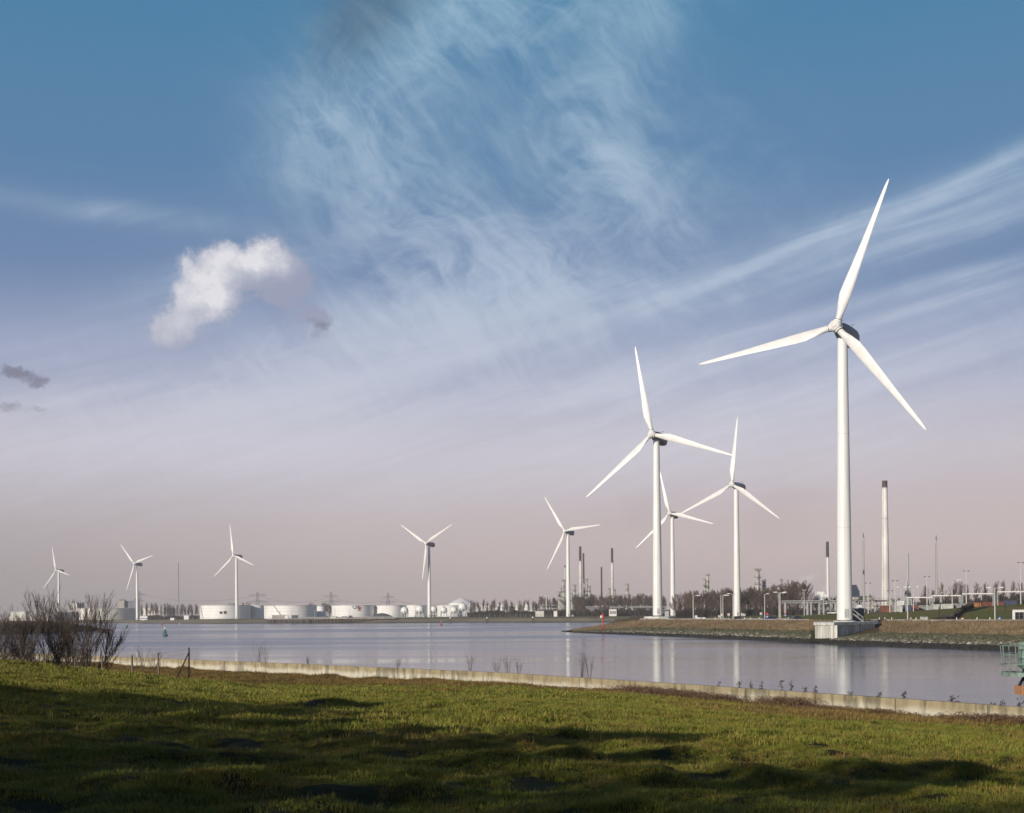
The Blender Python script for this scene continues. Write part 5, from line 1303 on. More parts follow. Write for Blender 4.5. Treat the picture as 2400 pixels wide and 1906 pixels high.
def blue_sign(x, y, D, r, label, tri=True):
    z0 = zr(x, D); c = gp(x, D, z0); z = max(ztop(x, y, D) - z0, .9); s_ = r * D / FPX
    t = thing('traffic_sign', label, 'road sign', c)
    mb = MB(); mb.tube([(0, -.03, z), (0, .03, z)], s_, 20); part('disc', mb, M['sign_blue'], t)
    mb = MB(); mb.box(-s_ * .55, s_ * .55, -.06, -.033, z - s_ * .35, z); mb.box(-s_ * .35, s_ * .35, -.06, -.033, z + .002, z + s_ * .3); part('car_symbol', mb, M['sign_white'], t)
    if tri: mb = MB(); mb.add([(a_ * s_, y_, z + s_ * 1.1 + b_ * s_ * 1.6) for y_ in (-.03, .03) for a_, b_ in ((-1, 0), (1, 0), (0, 1))], [(0, 1, 2), (5, 4, 3), (0, 3, 4, 1), (1, 4, 5, 2), (2, 5, 3, 0)]); part('warning_triangle', mb, M['red_print'], t)
    mb = MB(); mb.tube([(0, .06, -.2), (0, .06, z)], .05, 5); part('post', mb, M['grey_metal'], t)
blue_sign(2342.5, 1450.5, 306, 4, 'round blue sign with a white car symbol beside the right twin arm lamp', False)
blue_sign(1840.5, 1442.5, 400, 3, 'small blue sign topped by a red triangle right of the twin arm lamp')
blue_sign(1798.5, 1445.5, 388, 4, 'blue sign topped by a red triangle beside the dark car with a white bonnet')
t = thing('road_marker', 'small orange framed white marker behind the crash barrier', 'road sign', gp(2255.5, 306, ZR)); mb = MB(); mb.box(-.4, .4, -.05, .05, .5, 1.1); part('panel', mb, M['container_orange'], t); mb = MB(); mb.box(-.22, .22, -.08, -.053, .6, 1.0); part('panel_face', mb, M['sign_white'], t); mb = MB(); mb.box(-.04, .04, .06, .12, -.2, 1.); part('post', mb, M['grey_metal'], t)
t = thing('utility_cabinet', 'pair of pale grey green cabinets at the foot of the slope', 'cabinet', gp(2165.5, 320, ZR)); k = 320 / FPX
for a_, b_ in ((-8, -.4), (.4, 8)): mb = MB(); mb.box(a_ * k, b_ * k, -.4, .4, -.2, 12 * k); part('cabinet_body', mb, M['container_white'], t)
mb = MB(); mb.box(-8.4 * k, 8.4 * k, -.5, .5, 12 * k + .002, 12 * k + .08); part('roof', mb, M['grey_metal'], t)
# reflector posts
for i, x in enumerate((1676, 1745, 1759, 1779, 1848, 2061, 2074, 2090, 2135, 2147, 2242, 2290, 2320)):
    D = pd(x) + 78; mb = MB(); mb.box(-.09, .09, -.05, .05, -.1, 1.15); single('marker_post', mb, M['sign_white'], gp(x, D, ZR), 'short white marker post along the headland road', 'marker post', 'white marker posts along the road')
# crash barrier
def barrier(x0, x1, off, label, step=9):
    P_ = [gp(x, pd(x) + off, ZR) for x in range(x0, x1, step)]; t = thing('crash_barrier', label, 'crash barrier', P_[0]); mb = MB(); pb = MB()
    for i, p in enumerate(P_):
        q = p - P_[0]; pb.box(q.x - .07, q.x + .07, q.y - .07, q.y + .07, -.1, .7)
        if i + 1 < len(P_):
            n_ = P_[i + 1] - P_[0]; mb.add([(q.x, q.y - .1, .42), (q.x, q.y - .14, .5), (q.x, q.y - .10, .58), (q.x, q.y - .14, .66), (q.x, q.y - .1, .74), (n_.x, n_.y - .1, .42), (n_.x, n_.y - .14, .5), (n_.x, n_.y - .10, .58), (n_.x, n_.y - .14, .66), (n_.x, n_.y - .1, .74)], [(0, 5, 6, 1), (1, 6, 7, 2), (2, 7, 8, 3), (3, 8, 9, 4)])
    part('rail', mb, M['pale_metal'], t); o = part('posts', pb, M['grey_metal'], t); o['kind'] = 'stuff'
barrier(2040, 2420, 63.5, 'steel crash barrier along the bank edge right of the platform')
barrier(1500, 1905, 64.5, 'steel crash barrier along the bank edge left of the platform')
barrier(1640, 1850, 90, 'steel crash barrier behind the cars and chevron signs')
# bus shelter with glazed grid at the right edge
D = 300; k = D / FPX; z0 = ZR; t = thing('shelter', 'white framed glazed shelter with a saw tooth roof at the right edge', 'shelter', gp(2376, D, z0)); zb = ztop(2376, 1461, D) - z0; zt_ = ztop(2376, 1435, D) - z0
mb = MB(); mb.box(-.25, .25, -.2, .2, zb, zt_); part('post', mb, M['sign_white'], t)
mb = MB(); mb.box(-.25, 62 * k, -.2, .2, zt_ + .002, zt_ + .35); part('beam', mb, M['sign_white'], t)
mb = MB(); mb.box(.252, 62 * k, -.2, .2, zb, zb + .18); part('sill', mb, M['sign_white'], t)
for i in range(14):
    X0 = -.2 + i * .42; mb = MB(); mb.add([(X0, -.2, zt_ + .352), (X0 + .36, -.2, zt_ + .352), (X0 + .06, -.2, zt_ + .62), (X0, .2, zt_ + .352), (X0 + .36, .2, zt_ + .352), (X0 + .06, .2, zt_ + .62)], [(0, 1, 2), (5, 4, 3), (0, 3, 4, 1), (1, 4, 5, 2), (2, 5, 3, 0)]); part('roof_tooth', mb, M['sign_white'], t)
for i in range(6):
    for j in range(3):
        X0 = .30 + i * 1.0; Z0 = zb + .2 + j * (zt_ - zb - .2) / 3; mb = MB(); mb.box(X0, X0 + .9, -.02, .02, Z0 + .02, Z0 + (zt_ - zb - .2) / 3 - .06); part('pane', mb, M['window_dark'], t)
mb = MB()
for i in range(7): mb.box(.23 + i * 1.0, .29 + i * 1.0, -.06, .06, zb + .182, zt_)
part('glazing_bars', mb, M['grey_metal'], t)
# dark hedge running up the slope
P_ = []
mb = MB(); r = random.Random(8); o0 = gp(2215, 324, 4.2)
for i in range(260):
    s_ = r.random(); x = 2213 + (2277 - 2213) * s_; D = 323 + 62 * s_; z = zr(x, D) + r.uniform(0, 1.2); p = gp(x + r.uniform(-3, 3), D + r.uniform(-1.5, 1.5), z) - o0
    q = r.uniform(.4, .9); a_ = r.uniform(0, 6); mb.add([p + Vector((q * math.cos(a_), q * math.sin(a_), -.2)), p + Vector((-q * math.cos(a_), -q * math.sin(a_), -.1)), p + Vector((0, q * .3, q)), p + Vector((.2, -q, .1))], [(0, 1, 2), (0, 2, 3), (1, 3, 2)])
single('hedge', mb, M['scrub'], o0, 'dark hedge running diagonally up the green motorway slope', 'hedge')

# ------------------------------------------------------------------ bare trees
def bare_tree(seed, h, spread, up, levels, n0, twr, trunk_r, nstem=1, first=.25, kids_=(5, 6, 5), segs=3):
    r = random.Random(seed); tr = MB(); cr_m = MB()
    def grow(p, d, L_, rad, lev):
        n = segs if lev < 2 else 2; pts = [p]; dd = d.copy()
        for i in range(n):
            dd = (dd + Vector((r.gauss(0, .10), r.gauss(0, .10), r.gauss(0, .06) + up * .12))).normalized(); pts.append(pts[-1] + dd * (L_ / n))
        rs = [max(twr, rad * (1 - .75 * i / n)) for i in range(n + 1)]
        if lev == levels: rs = [twr] * n + [twr * .5]
        (tr if lev == 0 else cr_m).tube(pts, rs, 6 if lev == 0 else 3, cap=False)
        if lev >= levels: return
        k = kids_[min(lev, len(kids_) - 1)]
        for j in range(k):
            f = r.uniform(first if lev == 0 else .15, 1.0); q = f * n; i = min(int(q), n - 1); b_ = pts[i].lerp(pts[i + 1], q - i)
            a_ = r.uniform(0, 6.283); side = Vector((math.cos(a_), math.sin(a_), 0)); sp = spread * (1.0 if lev == 0 else .8)
            nd = (dd * (1 - sp) + side * sp + Vector((0, 0, up * .5))).normalized()
            grow(b_, nd, L_ * (r.uniform(.42, .62) * (1.15 - .45 * f)), rad * .5 * (1.1 - .4 * f), lev + 1)
    for s_ in range(nstem):
        a_ = 6.283 * s_ / nstem + r.uniform(-.4, .4); lean = 0 if nstem == 1 else r.uniform(.15, .5)
        grow(Vector((0, 0, -.2)) + Vector((math.cos(a_), math.sin(a_), 0)) * (.15 if nstem > 1 else 0), Vector((math.cos(a_) * lean, math.sin(a_) * lean, 1)).normalized(), h * r.uniform(.75, .95) if nstem > 1 else h * .9, trunk_r * (.6 if nstem > 1 else 1), 0)
    return tr, cr_m
def tree_proto(seed, h, **k):
    tr, cm = bare_tree(seed, h, **k); return tr.mesh('trunk', M['bark'], True), cm.mesh('crown', M['twig_brown'])
FT = [tree_proto(100 + i, 10, spread=.40, up=.45, levels=3, n0=0, twr=.024, trunk_r=.16, kids_=(17, 9, 6), first=.12) for i in range(5)]
PT = [tree_proto(200 + i, 10, spread=.30, up=.6, levels=3, n0=0, twr=.016, trunk_r=.14, kids_=(26, 9, 4), first=.15) for i in range(4)]
def put_tree(me2, x, yt, D, label, group, zg=None, wid=1.0, zoff=-.2):
    z0 = (zl(x) if zg is None else zg) + zoff; c = gp(x, D, z0); h = ztop(x, yt, D) - z0
    if 'zm' not in me2[1]: me2[1]['zm'] = sorted(v.co.z for v in me2[1].vertices)[-len(me2[1].vertices) // 150]
    t = thing('bare_tree', label, 'tree', c, random.uniform(0, 6.28), group); s_ = h / me2[1]['zm']; t.scale = (s_ * wid, s_ * wid, s_)
    ob('trunk', me2[0], t); ob('crown', me2[1], t)
r = random.Random(21)
def row(x0, x1, n, ytf, D0, D1, protos, label, group, zg=None, wid=(.8, 1.2), jit=5, seg=None):
    for i in range(n):
        x = x0 + (x1 - x0) * (i + .5) / n + r.uniform(-jit, jit) * .5; D = r.uniform(D0, D1); z = zg(x, D) if callable(zg) else zg
        lb = label + (', ' + [w for lim, w in seg if x < lim][0] if seg else '')
        put_tree(r.choice(protos), x, ytf(x) + r.uniform(-5, 4), D, lb, group, z, r.uniform(*wid))
row(332, 468, 22, lambda x: 1417, 1600, 1680, PT, 'thin bare tree in the row left of the panelled tank', 'row of thin trees left of the panelled tank', wid=(.6, .9), seg=((375, 'near the lattice pylon'), (425, 'before the cream tank'), (9999, 'next to that tank')))
row(473, 585, 9, lambda x: 1416, 1750, 1850, FT, 'treetop showing just above the panelled white tank', 'treetops behind the panelled tank')
row(722, 790, 9, lambda x: 1416, 1600, 1650, FT, 'dark tree between the stair tank and the lettered tank', 'trees between the two large tanks')
row(1098, 1262, 17, lambda x: 1408, 1170, 1210, PT, 'thin bare tree in front of the small white tanks', 'trees before the small tanks', wid=(.7, 1.1))
row(1262, 1345, 13, lambda x: 1402, 1420, 1500, FT, 'bare tree in the wood left of the far turbine', 'wood left of the refinery')
row(1345, 1562, 40, lambda x: 1398 - (x - 1345) * .012, 1200, 1320, FT, 'brown tree of the refinery wood', 'wood in front of the refinery', wid=(1., 1.4), seg=((1390, 'below the twin stacks'), (1425, 'below the slim grey stack'), (1455, 'below the white dark topped stack'), (1500, 'below the lone column'), (9999, 'left of the second tallest tower')))
row(1350, 1560, 24, lambda x: 1420, 1130, 1160, PT, 'low thin tree before the refinery wood', 'thin front row before the refinery', wid=(.8, 1.2), seg=((1410, 'before the dark hall'), (1450, 'before the white windowed building'), (9999, 'left of the second tallest tower')))
row(1585, 1885, 46, lambda x: float(np.interp(x, [1585, 1700, 1800, 1850, 1880], [1392, 1382, 1378, 1366, 1364])), 780, 900, FT, 'tall brown tree of the road wood', 'wood behind the road', zg=ZR, wid=(.9, 1.25), seg=((1645, 'above the single arm lamp'), (1720, 'left of the road turbine'), (1765, 'right of the road turbine'), (1835, 'below the thickest column'), (9999, 'at its tall right end')))
row(1585, 1885, 34, lambda x: 1412, 700, 760, PT, 'thin front tree of the wood', 'front row of the wood behind the road', zg=ZR, wid=(.8, 1.2), seg=((1645, 'above the single arm lamp'), (1720, 'left of the road turbine'), (1765, 'right of the road turbine'), (1835, 'below the thickest column'), (9999, 'at its right end')))
row(1886, 1965, 10, lambda x: 1404, 860, 900, FT, 'small tree left of the largest tower beneath the dark topped chimney', 'trees beneath the dark topped chimney', zg=ZR)
row(2136, 2400, 20, lambda x: 1398 - (x - 2136) * .01, 620, 660, FT, 'low dark tree behind the containers', 'scrubby trees behind the containers', zg=lambda x, D: zc(x), wid=(1.2, 1.6), seg=((2200, 'near the tall flare stack'), (2265, 'behind the pale container row'), (2330, 'behind the orange trailer'), (9999, 'near the right picture edge')))
for i, (x, y) in enumerate(((2166, 1372), (2186, 1382), (2207, 1366), (2228, 1362), (2247, 1364), (2268, 1368), (2287, 1366), (2308, 1366), (2331, 1362), (2351, 1361), (2374, 1362), (2396, 1362), (2416, 1364))):
    put_tree(PT[i % 4], x, y, 600, 'tall narrow poplar of the row above the motorway gantries', 'poplar row above the motorway', zc(x), .95)
for x, y, D, lb in ((2200.5, 1418, 340, 'small dark tree on the slope right of the cabinets'), (2255, 1418, 360, 'small bare sapling on the slope beside the diagonal hedge'), (2320, 1412, 350, 'small bare tree on the slope left of the right twin arm lamp'), (2357, 1416, 350, 'thin sapling on the slope above the round blue sign')):
    put_tree(PT[int(x) % 4], x, y, D, lb, 'saplings on the motorway slope', zr(x, D), .7)
# undergrowth along the foot of the woods
def undergrowth(name, x0, x1, D, h, n, label, zf, m):
    mb = MB(); o0 = gp((x0 + x1) / 2, D, zf((x0 + x1) / 2)); rr = random.Random(int(x0) + 5)
    for i in range(n):
        x = rr.uniform(x0, x1); d = D + rr.uniform(-12, 12); p = gp(x, d, zf(x)) - o0; hh = h * rr.uniform(.4, 1.1) * (.75 + .5 * float(vn(np.array(x / 11.), np.array(6.)))); w = rr.uniform(.1, .35) * D / 900
        lx, ly = rr.uniform(-.5, .5), rr.uniform(-.4, .4); a_ = rr.uniform(0, 3.14)
        ca, sa = math.cos(a_) * w, math.sin(a_) * w
        mb.add([p + Vector((-ca, -sa, -.3)), p + Vector((ca, sa, -.3)), p + Vector((lx + ca * .4, ly + sa * .4, hh)), p + Vector((lx - ca * .4, ly - sa * .4, hh * .92))], [(0, 1, 2, 3)])
    return single(name, mb, m, o0, label, None, None, kind='stuff')
undergrowth('undergrowth', 1096, 1330, 1115, 5.2, 5500, 'dark scrub at the foot of the small tanks', zl, M['scrub'])
undergrowth('undergrowth', 1330, 1570, 1090, 5.6, 6000, 'dark scrub along the refinery wood', zl, M['scrub'])
undergrowth('undergrowth', 1585, 1890, 690, 4.6, 8000, 'dark scrub along the wood behind the road', lambda x: ZR, M['scrub'])
undergrowth('undergrowth', 335, 470, 1585, 5.0, 2500, 'dark scrub under the thin tree row', zl, M['scrub'])
undergrowth('undergrowth', 2150, 2420, 560, 4.5, 4500, 'dark scrub behind the containers', zc, M['scrub'])
undergrowth('undergrowth', 1890, 2140, 860, 4.0, 3500, 'low scrub at the foot of the chimneys', lambda x: ZR + .1, M['scrub'])
undergrowth('undergrowth', -60, 250, 575, 1.6, 3500, 'rough dark grass on the left spit', lambda x: 4.2 * (min(1, max(0, (256 - x) / 120.)) ** .8) - .5, M['scrub'])

# ------------------------------------------------------------------ near willows, fence, plants
def near_tree(x, yt, D, label, seed, nstem, spread, up, kx=(9, 7, 5), tw=.007, wid=1.0, h0=None):
    p = gp(x, D, 2.0); z0 = float(ground_z(p.x, p.y)); p.z = z0 - .1; h = ztop(x, yt, D) - z0
    tr, cm = bare_tree(seed, 6.0, spread=spread, up=up, levels=3, n0=0, twr=tw, trunk_r=.10, nstem=nstem, kids_=kx, first=.15, segs=5)
    zm = max(v[2] for v in cm.v); t = thing('willow', label, 'tree', p, 0, 'bare willows on the left'); t.scale = (h / zm * wid, h / zm * wid, h / zm)
    part('trunk', tr, M['bark_near'], t, True); part('crown', cm, M['twig_near'], t)
near_tree(18, 1401, 88, 'leftmost bare willow, dense and cut by the picture edge', 301, 7, .38, .5, (11, 7, 4), wid=1.15)
near_tree(-22, 1420, 92, 'bare willow mostly outside the left picture edge', 309, 5, .42, .35, (8, 6, 4))
near_tree(108, 1400, 90, 'round bushy bare willow between the leftmost and the tall ones', 302, 6, .40, .48, (10, 7, 4), wid=1.05)
near_tree(178, 1363, 93, 'tallest bare willow with a pointed narrow crown', 303, 3, .34, .6, (14, 8, 4), wid=1.05)
near_tree(197, 1377, 90, 'forked bare willow with a dense brushy top', 304, 4, .36, .55, (13, 8, 4), wid=1.05)
near_tree(228, 1405, 94, 'spreading low willow leaning over the wall at the right of the group', 305, 2, .45, .4, (7, 5, 3), wid=1.1)
near_tree(345, 1508, 108, 'tiny twiggy shrub beside the fence posts', 306, 4, .35, .5, (4, 3, 2), tw=.008)
near_tree(60, 1470, 100, 'low bushy willow filling the gap beside the leftmost willow', 307, 6, .5, .25, (6, 5, 3))
near_tree(150, 1480, 98, 'low twiggy bush at the foot of the tallest willow', 308, 5, .5, .25, (6, 5, 3))
fn = thing('wire_fence', 'old wire fence of leaning wooden posts below the willows', 'fence', (0, 80, 0)); tops = []
for x, yt, D, lean in ((-10, 1541, 84, 0), (41, 1541, 84, .02), (108, 1542, 83, -.01), (176, 1543, 83, .02), (240, 1537, 82, .01), (311, 1536, 80, -.03), (373, 1530, 90, -.05), (443, 1518, 100, .02)):
    p = gp(x, D, 2.5); z0 = float(ground_z(p.x, p.y)); zt_ = ztop(x, yt, D); mb = MB(); b0 = Vector((p.x, p.y - 80, z0 - .2)); tp = Vector((p.x + lean, p.y - 80, zt_)); mb.tube([b0, tp], [.07, .06], 7); part('post', mb, M['wood_post'], fn); tops.append(tp)
a_ = gp(405, 97, 2); z0 = float(ground_z(a_.x, a_.y)); mb = MB(); mb.tube([(a_.x, a_.y - 80, z0 - .1), tops[-1] - Vector((0, 0, .35))], .055, 6); part('strut', mb, M['wood_post'], fn)
for q in (.12, .45, .8):
    mb = MB(); mb.tube([t_ - Vector((0, 0, q)) for t_ in tops], .006, 3); part('wire', mb, M['wire'], fn)
# bramble thickets against the wall
def bramble(seed, n, Lx, hh):
    rr = random.Random(seed); mb = MB()
    for i in range(n):
        x = rr.gauss(0, Lx * .42); y = rr.uniform(-1.6, .2); a_ = rr.uniform(0, 6.28); L_ = rr.uniform(.5, 1.5); h_ = hh * rr.uniform(.3, 1.15); pts = []
        for j in range(6):
            s_ = j / 5; pts.append((x + math.cos(a_) * L_ * s_ + rr.gauss(0, .02), y + math.sin(a_) * L_ * s_ * .7, h_ * 4 * s_ * (1 - s_) * .6 + h_ * s_ * .25))
        mb.tube(pts, rr.uniform(.006, .012), 3, cap=False)
    return mb
for i, (x, off, n, Lx, hh, lb) in enumerate(((1340, 1.3, 500, 4.2, .6, 'brown bramble thicket at the wall beneath the thin twiggy bush'), (1530, 1.2, 800, 4.0, .95, 'largest bramble thicket, climbing over the middle of the wall'), (1620, 1.3, 450, 3.0, .8, 'bramble thicket right of the largest one'),
                                          (1690, 1.1, 350, 2.2, .75, 'bramble clump under the first dried flower heads'), (1850, 1.0, 350, 2.2, .75, 'pale arching brambles against the wall left of the largest reflection'), (1930, 1.1, 300, 2.6, .5, 'low arching brambles right of the pale ones'), (2060, .9, 250, 1.2, .5, 'small isolated bramble mound at the wall'),
                                          (2250, .9, 260, 2.0, .55, 'sparse brambles beneath the paired dried weeds'), (2350, .9, 420, 2.4, .6, 'bramble thicket at the right picture edge'), (1450, 1.3, 350, 3.2, .5, 'low bramble strip left of the largest thicket'))):
    u = (x - 1200) / FPX
    Ds = np.linspace(40, 180, 800); D = float(Ds[np.argmin(np.abs(wall_y(u * Ds) - Ds))]); p = Vector((u * D, D - off, 0)); p.z = float(ground_z(p.x, p.y)) - .05
    sl = math.atan2(float(wall_y(p.x + 1) - wall_y(p.x - 1)), 2)
    single('bramble_bush', bramble(i, int(n * 1.6), Lx * 1.2, hh * 1.15), M['bramble_cane'], p, lb, 'bramble', 'brambles along the wall', rotz=sl)
for i, (x, D, n, Lx, hh, mk, lb) in enumerate(((285, 96, 700, 5.0, .75, 'twig_near', 'dark bramble mound right of the willows, before the wall'), (335, 100, 600, 5.0, .6, 'twig_near', 'dark brambles between the two middle fence posts'), (395, 108, 450, 5.0, .5, 'twig_near', 'dark brambles at the foot of the strutted post'),
                                              (60, 112, 900, 9.0, 1.3, 'bramble_cane', 'brown thicket behind the leftmost willow'), (140, 108, 900, 8.0, 1.2, 'bramble_cane', 'brown thicket behind the tallest willow'), (205, 106, 700, 6.0, 1.1, 'bramble_cane', 'brown thicket behind the brushy forked willow'), (15, 100, 700, 6.0, 1.0, 'twig_near', 'dark thicket at the left picture edge'), (100, 98, 700, 6.0, .9, 'twig_near', 'dark thicket under the round bushy willow'))):
    p = gp(x, D, 1.5); p.z = float(ground_z(p.x, p.y)) - .05
    single('bramble_bush', bramble(40 + i, n, Lx, hh), M[mk], p, lb, 'bramble', 'brambles below the willows', rotz=-.7)
# dried weeds and twigs behind the wall
def weed(x, ytop, label, kind='head'):
    u = (x - 1200) / FPX; Ds = np.linspace(40, 180, 1500); D = float(Ds[np.argmin(np.abs(wall_y(u * Ds) - Ds))]) + .55
    z0 = WALL_TOP - .7; h = ztop(x, ytop, D) - z0; rr = random.Random(int(x)); st = MB(); hd = MB()
    n = 3 if kind == 'head' else 9
    for i in range(n):
        a_ = rr.uniform(0, 6.28); L_ = h * rr.uniform(.65, 1.0); sp = (.18 if kind == 'head' else .45) * rr.uniform(.2, 1); tip = Vector((math.cos(a_) * sp * L_ * .6, math.sin(a_) * sp * .3, L_))
        st.tube([(0, 0, 0), tip * .5 + Vector((0, 0, .05)), tip], [.012, .009, .005], 3, cap=False)
        for j in range(5 if kind == 'head' else 4):
            f = rr.uniform(.55, 1); b_ = tip * f; e = b_ + Vector((rr.uniform(-.12, .12), rr.uniform(-.1, .1), rr.uniform(.05, .18))) * (1 if kind == 'head' else 2.2); st.tube([b_, e], [.006, .004], 3, cap=False)
            if kind == 'head':
                for q in range(5): c_ = e + Vector((rr.gauss(0, .03), rr.gauss(0, .03), rr.gauss(0, .03))); s_ = .022; hd.add([c_ + Vector((-s_, 0, -s_)), c_ + Vector((s_, 0, -s_)), c_ + Vector((0, s_, s_)), c_ + Vector((0, -s_, s_))], [(0, 1, 2), (0, 2, 3), (0, 3, 1), (1, 3, 2)])
    t = thing('dried_weed' if kind == 'head' else 'twig_bush', label, 'plant', (u * D, D, z0), 0, 'dry plants growing behind the wall'); part('stems', st, M['dry_plant'], t)
    if kind == 'head': part('flower_heads', hd, M['dry_plant'], t)
for x, y, lb in ((1683, 1599, 'small dried weed, first one left of the second reflection'), (1732, 1594, 'dried weed in the reflection of the road turbine'), (1760, 1596, 'dried weed right of the road turbine reflection'), (1782, 1597, 'dried weed with upright heads right of its shorter neighbour'),
                 (1832, 1596, 'dried weed left of the platform reflection'), (1853, 1595, 'upright dried weed at the left edge of the platform reflection'), (1886, 1610, 'small leaning dried weed beside the tuft of round heads'), (1908, 1605, 'bushy dried weed with round heads at the platform reflection'), (1990, 1614, 'faint dried weed in front of the largest reflection'),
                 (2060, 1627, 'small dried weed left of the chimney reflection'), (2117, 1618, 'dense dried weed right of the chimney reflection'), (2230, 1629, 'left weed of the close pair in the right part'), (2245, 1638, 'right, lower weed of the close pair in the right part'), (2328, 1642, 'dried weed left of the green beacon'), (2346, 1646, 'short dark dried weed next to the green beacon'), (2388, 1640, 'slender dried weed beside the beacon pole')):
    weed(x, y, lb)
for x, y, lb in ((605, 1506, 'tallest bare twigs behind the left part of the wall'), (622, 1502, 'fan of bare twigs behind the left part of the wall'), (720, 1533, 'tiny twig bush right of the tall twigs'), (930, 1545, 'twig bush in front of the first reflection'), (1165, 1535, 'bare twig bush left of the red spire reflection'), (1190, 1538, 'bushy bare twigs at the middle of the wall'), (1215, 1540, 'sparse twigs right of the middle bush'), (1362, 1526, 'long curved bare twigs left of the brightest middle reflection'), (1380, 1530, 'right fan of curved bare twigs'), (1100, 1532, 'lone seed head stalk left of the middle bush')):
    weed(x, y, lb, 'twig')

# ------------------------------------------------------------------ green beacon platform at the right edge
D = 74; k = D / FPX; c = gp(2413, D, 0); t = thing('beacon_platform', 'green railed beacon platform on a pole at the right picture edge', 'beacon', c)
zf = ztop(2400, 1584, D); z1 = ztop(2400, 1575, D); z2 = ztop(2400, 1513, D); W = 66 * k
mb = MB(); mb.tube([(0, 0, -1), (0, 0, zf)], .30, 14); part('pole', mb, M['beacon_green'], t, True)
mb = MB(); mb.lathe([(W * .93, zf), (W * .93, z1), (W * .86, z1), (W * .86, zf + .05), (.3, zf + .05)], 4 * 6, closed=False); part('platform_rim', mb, M['beacon_green'], t)
rr0 = W * .97; zz = [z2, ztop(2400, 1534, D), ztop(2400, 1556.5, D)]
for z_ in zz:
    mb = MB(); P_ = [(rr0 * math.cos(a_ * math.pi / 8), rr0 * .9 * math.sin(a_ * math.pi / 8), z_) for a_ in range(17)]; mb.tube(P_, .028, 6, cap=False); part('rail', mb, M['beacon_green'], t)
for i in range(10):
    a_ = math.pi + .12 + i * 2 * math.pi / 10; f = .97; mb = MB(); mb.tube([(rr0 * .93 * math.cos(a_), rr0 * .84 * math.sin(a_), zf), (rr0 * math.cos(a_), rr0 * .9 * math.sin(a_), z2)], .026, 6); part('stanchion', mb, M['beacon_green'], t)
zc0, zc1 = ztop(2400, 1562, D), ztop(2400, 1505, D); rc = 24 * k
mb = MB(); mb.lathe([(rc * .8, zc0 - .12), (rc, zc0), (rc, zc1 - .03), (rc * .97, zc1)], 24); part('drum', mb, M['beacon_green'], t, True)
mb = MB(); mb.lathe([(rc + .01, zc0 + .02), (rc + .03, zc0 + .02), (rc + .03, zc0 + .1), (rc + .01, zc0 + .1)], 24, closed=False); mb.lathe([(rc + .005, zc1 - .2), (rc + .02, zc1 - .2), (rc + .02, zc1 - .17), (rc + .005, zc1 - .17)], 24, closed=False); part('drum_band', mb, M['beacon_green_dark'], t)
mb = MB(); mb.lathe([(rc * .75, zf + .05), (rc * .55, zc0 - .1)], 16); part('pedestal', mb, M['beacon_green_dark'], t, True)
mb = MB(); zs = ztop(2400, 1607, D)
for i in range(6): a_ = i * 1.047 + .3; mb.tube([(.28 * math.cos(a_), .28 * math.sin(a_), zf), (.62 * math.cos(a_), .62 * math.sin(a_), zs)], .05, 5)
mb.lathe([(.30, zf - .25), (.36, zf - .02)], 12); part('brace_cone', mb, M['black_rubber'], t)
bx = thing('direction_box', 'orange slatted wooden box mounted on the beacon pole', 'sign', (c.x, c.y - .62, ztop(2400, 1628, D))); hb = (1628 - 1607) * k; w_ = 24 * k
for j in range(4):
    mb = MB(); mb.box(-w_, w_, -.03, .03, hb * j / 4 + .008, hb * (j + 1) / 4 - .008); part('slat', mb, M['orange_wood'], bx)
for s_ in (-1, 1): mb = MB(); mb.box(s_ * w_ - .04, s_ * w_ + .04, .033, 1.2, 0, hb); part('side_board', mb, M['orange_wood'], bx)
mb = MB()
for j in range(3):
    for q in range(7): X0 = -w_ + .12 + q * .15; mb.box(X0, X0 + .09, -.05, -.032, hb * (j + .35) / 4, hb * (j + .7) / 4)
part('faded_markings', mb, M['container_brown'], bx)

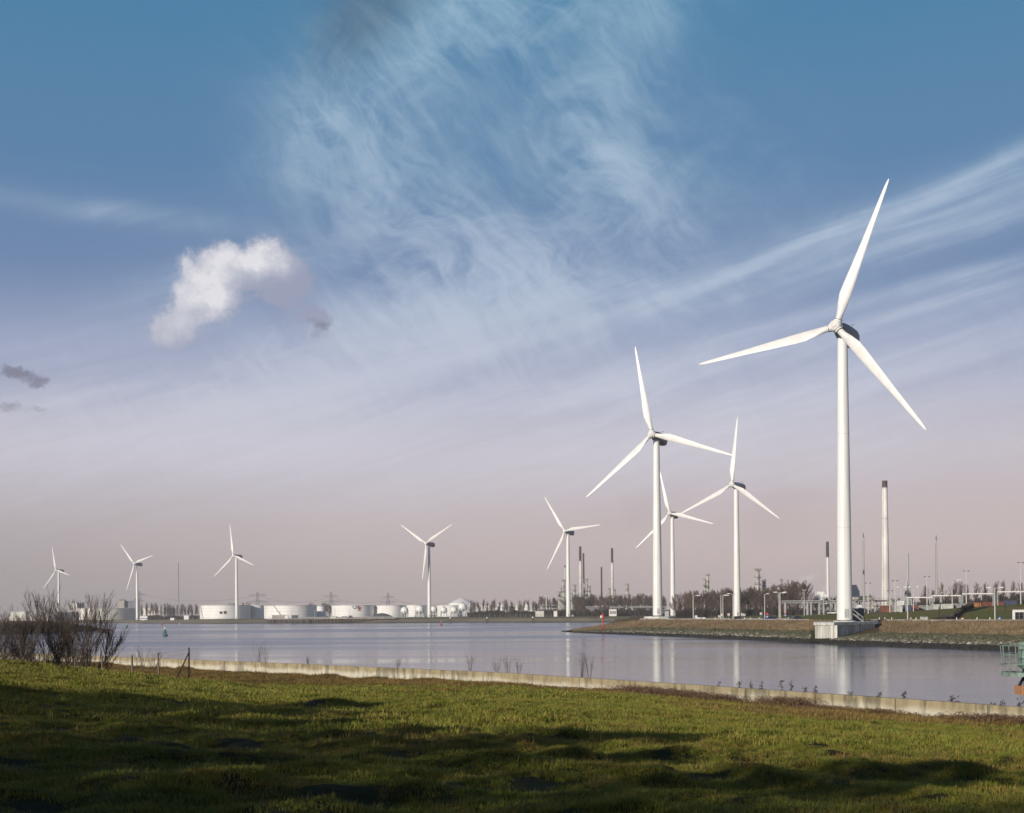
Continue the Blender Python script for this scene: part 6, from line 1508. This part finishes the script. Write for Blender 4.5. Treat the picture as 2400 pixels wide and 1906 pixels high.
# ------------------------------------------------------------------ unseen trees added behind the photographer, crowns shaped to shade the near slope
r = random.Random(5)
M['leaf_dark'] = mat('leaf_dark', (.03, .045, .018), .8, .4, 1.0)
def leafy(seed, h):
    rr = random.Random(seed); tr = MB(); cm = MB(); tr.tube([(0, 0, -.3), (rr.uniform(-.2, .2), 0, h * .3), (rr.uniform(-.4, .4), rr.uniform(-.3, .3), h * .8)], [.3, .24, .06], 8)
    for i in range(15000):
        a_ = rr.uniform(0, 6.28); z = h * (.02 + 1.05 * rr.random() ** 2.1); q = h * .42 * math.sin(math.pi * min(1, max(.05, (z / h) * .9 + .08))) ** .7 * rr.random() ** .5 * (1 + .3 * math.sin(3 * a_ + z)); s_ = rr.uniform(.10, .19)
        c_ = Vector((q * math.cos(a_), q * math.sin(a_), z)); u_ = Vector((rr.gauss(0, 1), rr.gauss(0, 1), rr.gauss(0, 1))).normalized(); v_ = u_.orthogonal().normalized()
        cm.add([c_ - u_ * s_, c_ + v_ * s_ * .6, c_ + u_ * s_, c_ - v_ * s_ * .6], [(0, 1, 2, 3)])
    return tr.mesh('trunk', M['bark']), cm.mesh('crown', M['leaf_dark'])
LT = [leafy(i, 12) for i in range(3)]
SH = [(-33, 6, 12), (-30, 4, 11.5), (-27, 2, 11), (-24.5, -1, 11), (-21.5, -3.5, 10.5), (-19, -6, 10.5), (-16, -8.5, 10), (-13, -11, 10), (-10, -13.5, 9.5), (-7, -16, 8.2), (-4, -18.5, 7.2), (-1, -21, 6.4), (2, -23.5, 5.6), (-36, 7, 12), (-66, 8, 13), (-62, 4, 14), (-58, 2, 13), (-54, -1, 13), (-50, -3, 14), (-46, -6, 13), (-43, -9, 14), (-39.5, -12, 13), (-36.5, -16, 13), (-33.5, -19.5, 13), (-31, -23.5, 13), (-29, -27.5, 12), (-26, -32, 12), (-22, -36, 11), (-18, -40, 11), (-13, -43, 10), (-8, -46, 10), (-60, -2, 12), (-52, -8, 12), (-45, -13, 12), (-38, -20, 12), (-33, -28, 12), (-27, -37, 11)]
for i, (x, y, h) in enumerate(SH):
    h = h * (.72 if x < -37 or y < -24 else .85) * (.9 + .25 * random.random()); z0 = float(ground_z(x, y)); t = thing('added_shade_tree', 'added unseen tree behind the photographer, shading the near slope', 'tree', (x, y, z0), i * 1.3, 'added shade trees behind the photographer', ); t.scale = (h / 12.,) * 3
    ob('trunk', LT[i % 3][0], t); ob('crown', LT[i % 3][1], t)

# ------------------------------------------------------------------ haze
hb = MB(); hb.box(-2700, 3300, -500, 5000, -2.6, 125)
hz_ = ob('haze', hb.mesh('haze', [])); props(hz_, 'thin pale haze over the whole harbour', None, None, 'stuff')
m = bpy.data.materials.new('haze_volume'); m.use_nodes = True; T = m.node_tree; T.nodes.clear()
pv = T.nodes.new('ShaderNodeVolumePrincipled'); pv.inputs['Density'].default_value = 0.00013; pv.inputs['Color'].default_value = (.93, .90, .92, 1); pv.inputs['Anisotropy'].default_value = 0.0
oo = T.nodes.new('ShaderNodeOutputMaterial'); T.links.new(pv.outputs[0], oo.inputs['Volume']); hz_.data.materials.append(m)
try: m.cycles.homogeneous_volume = True
except Exception: pass
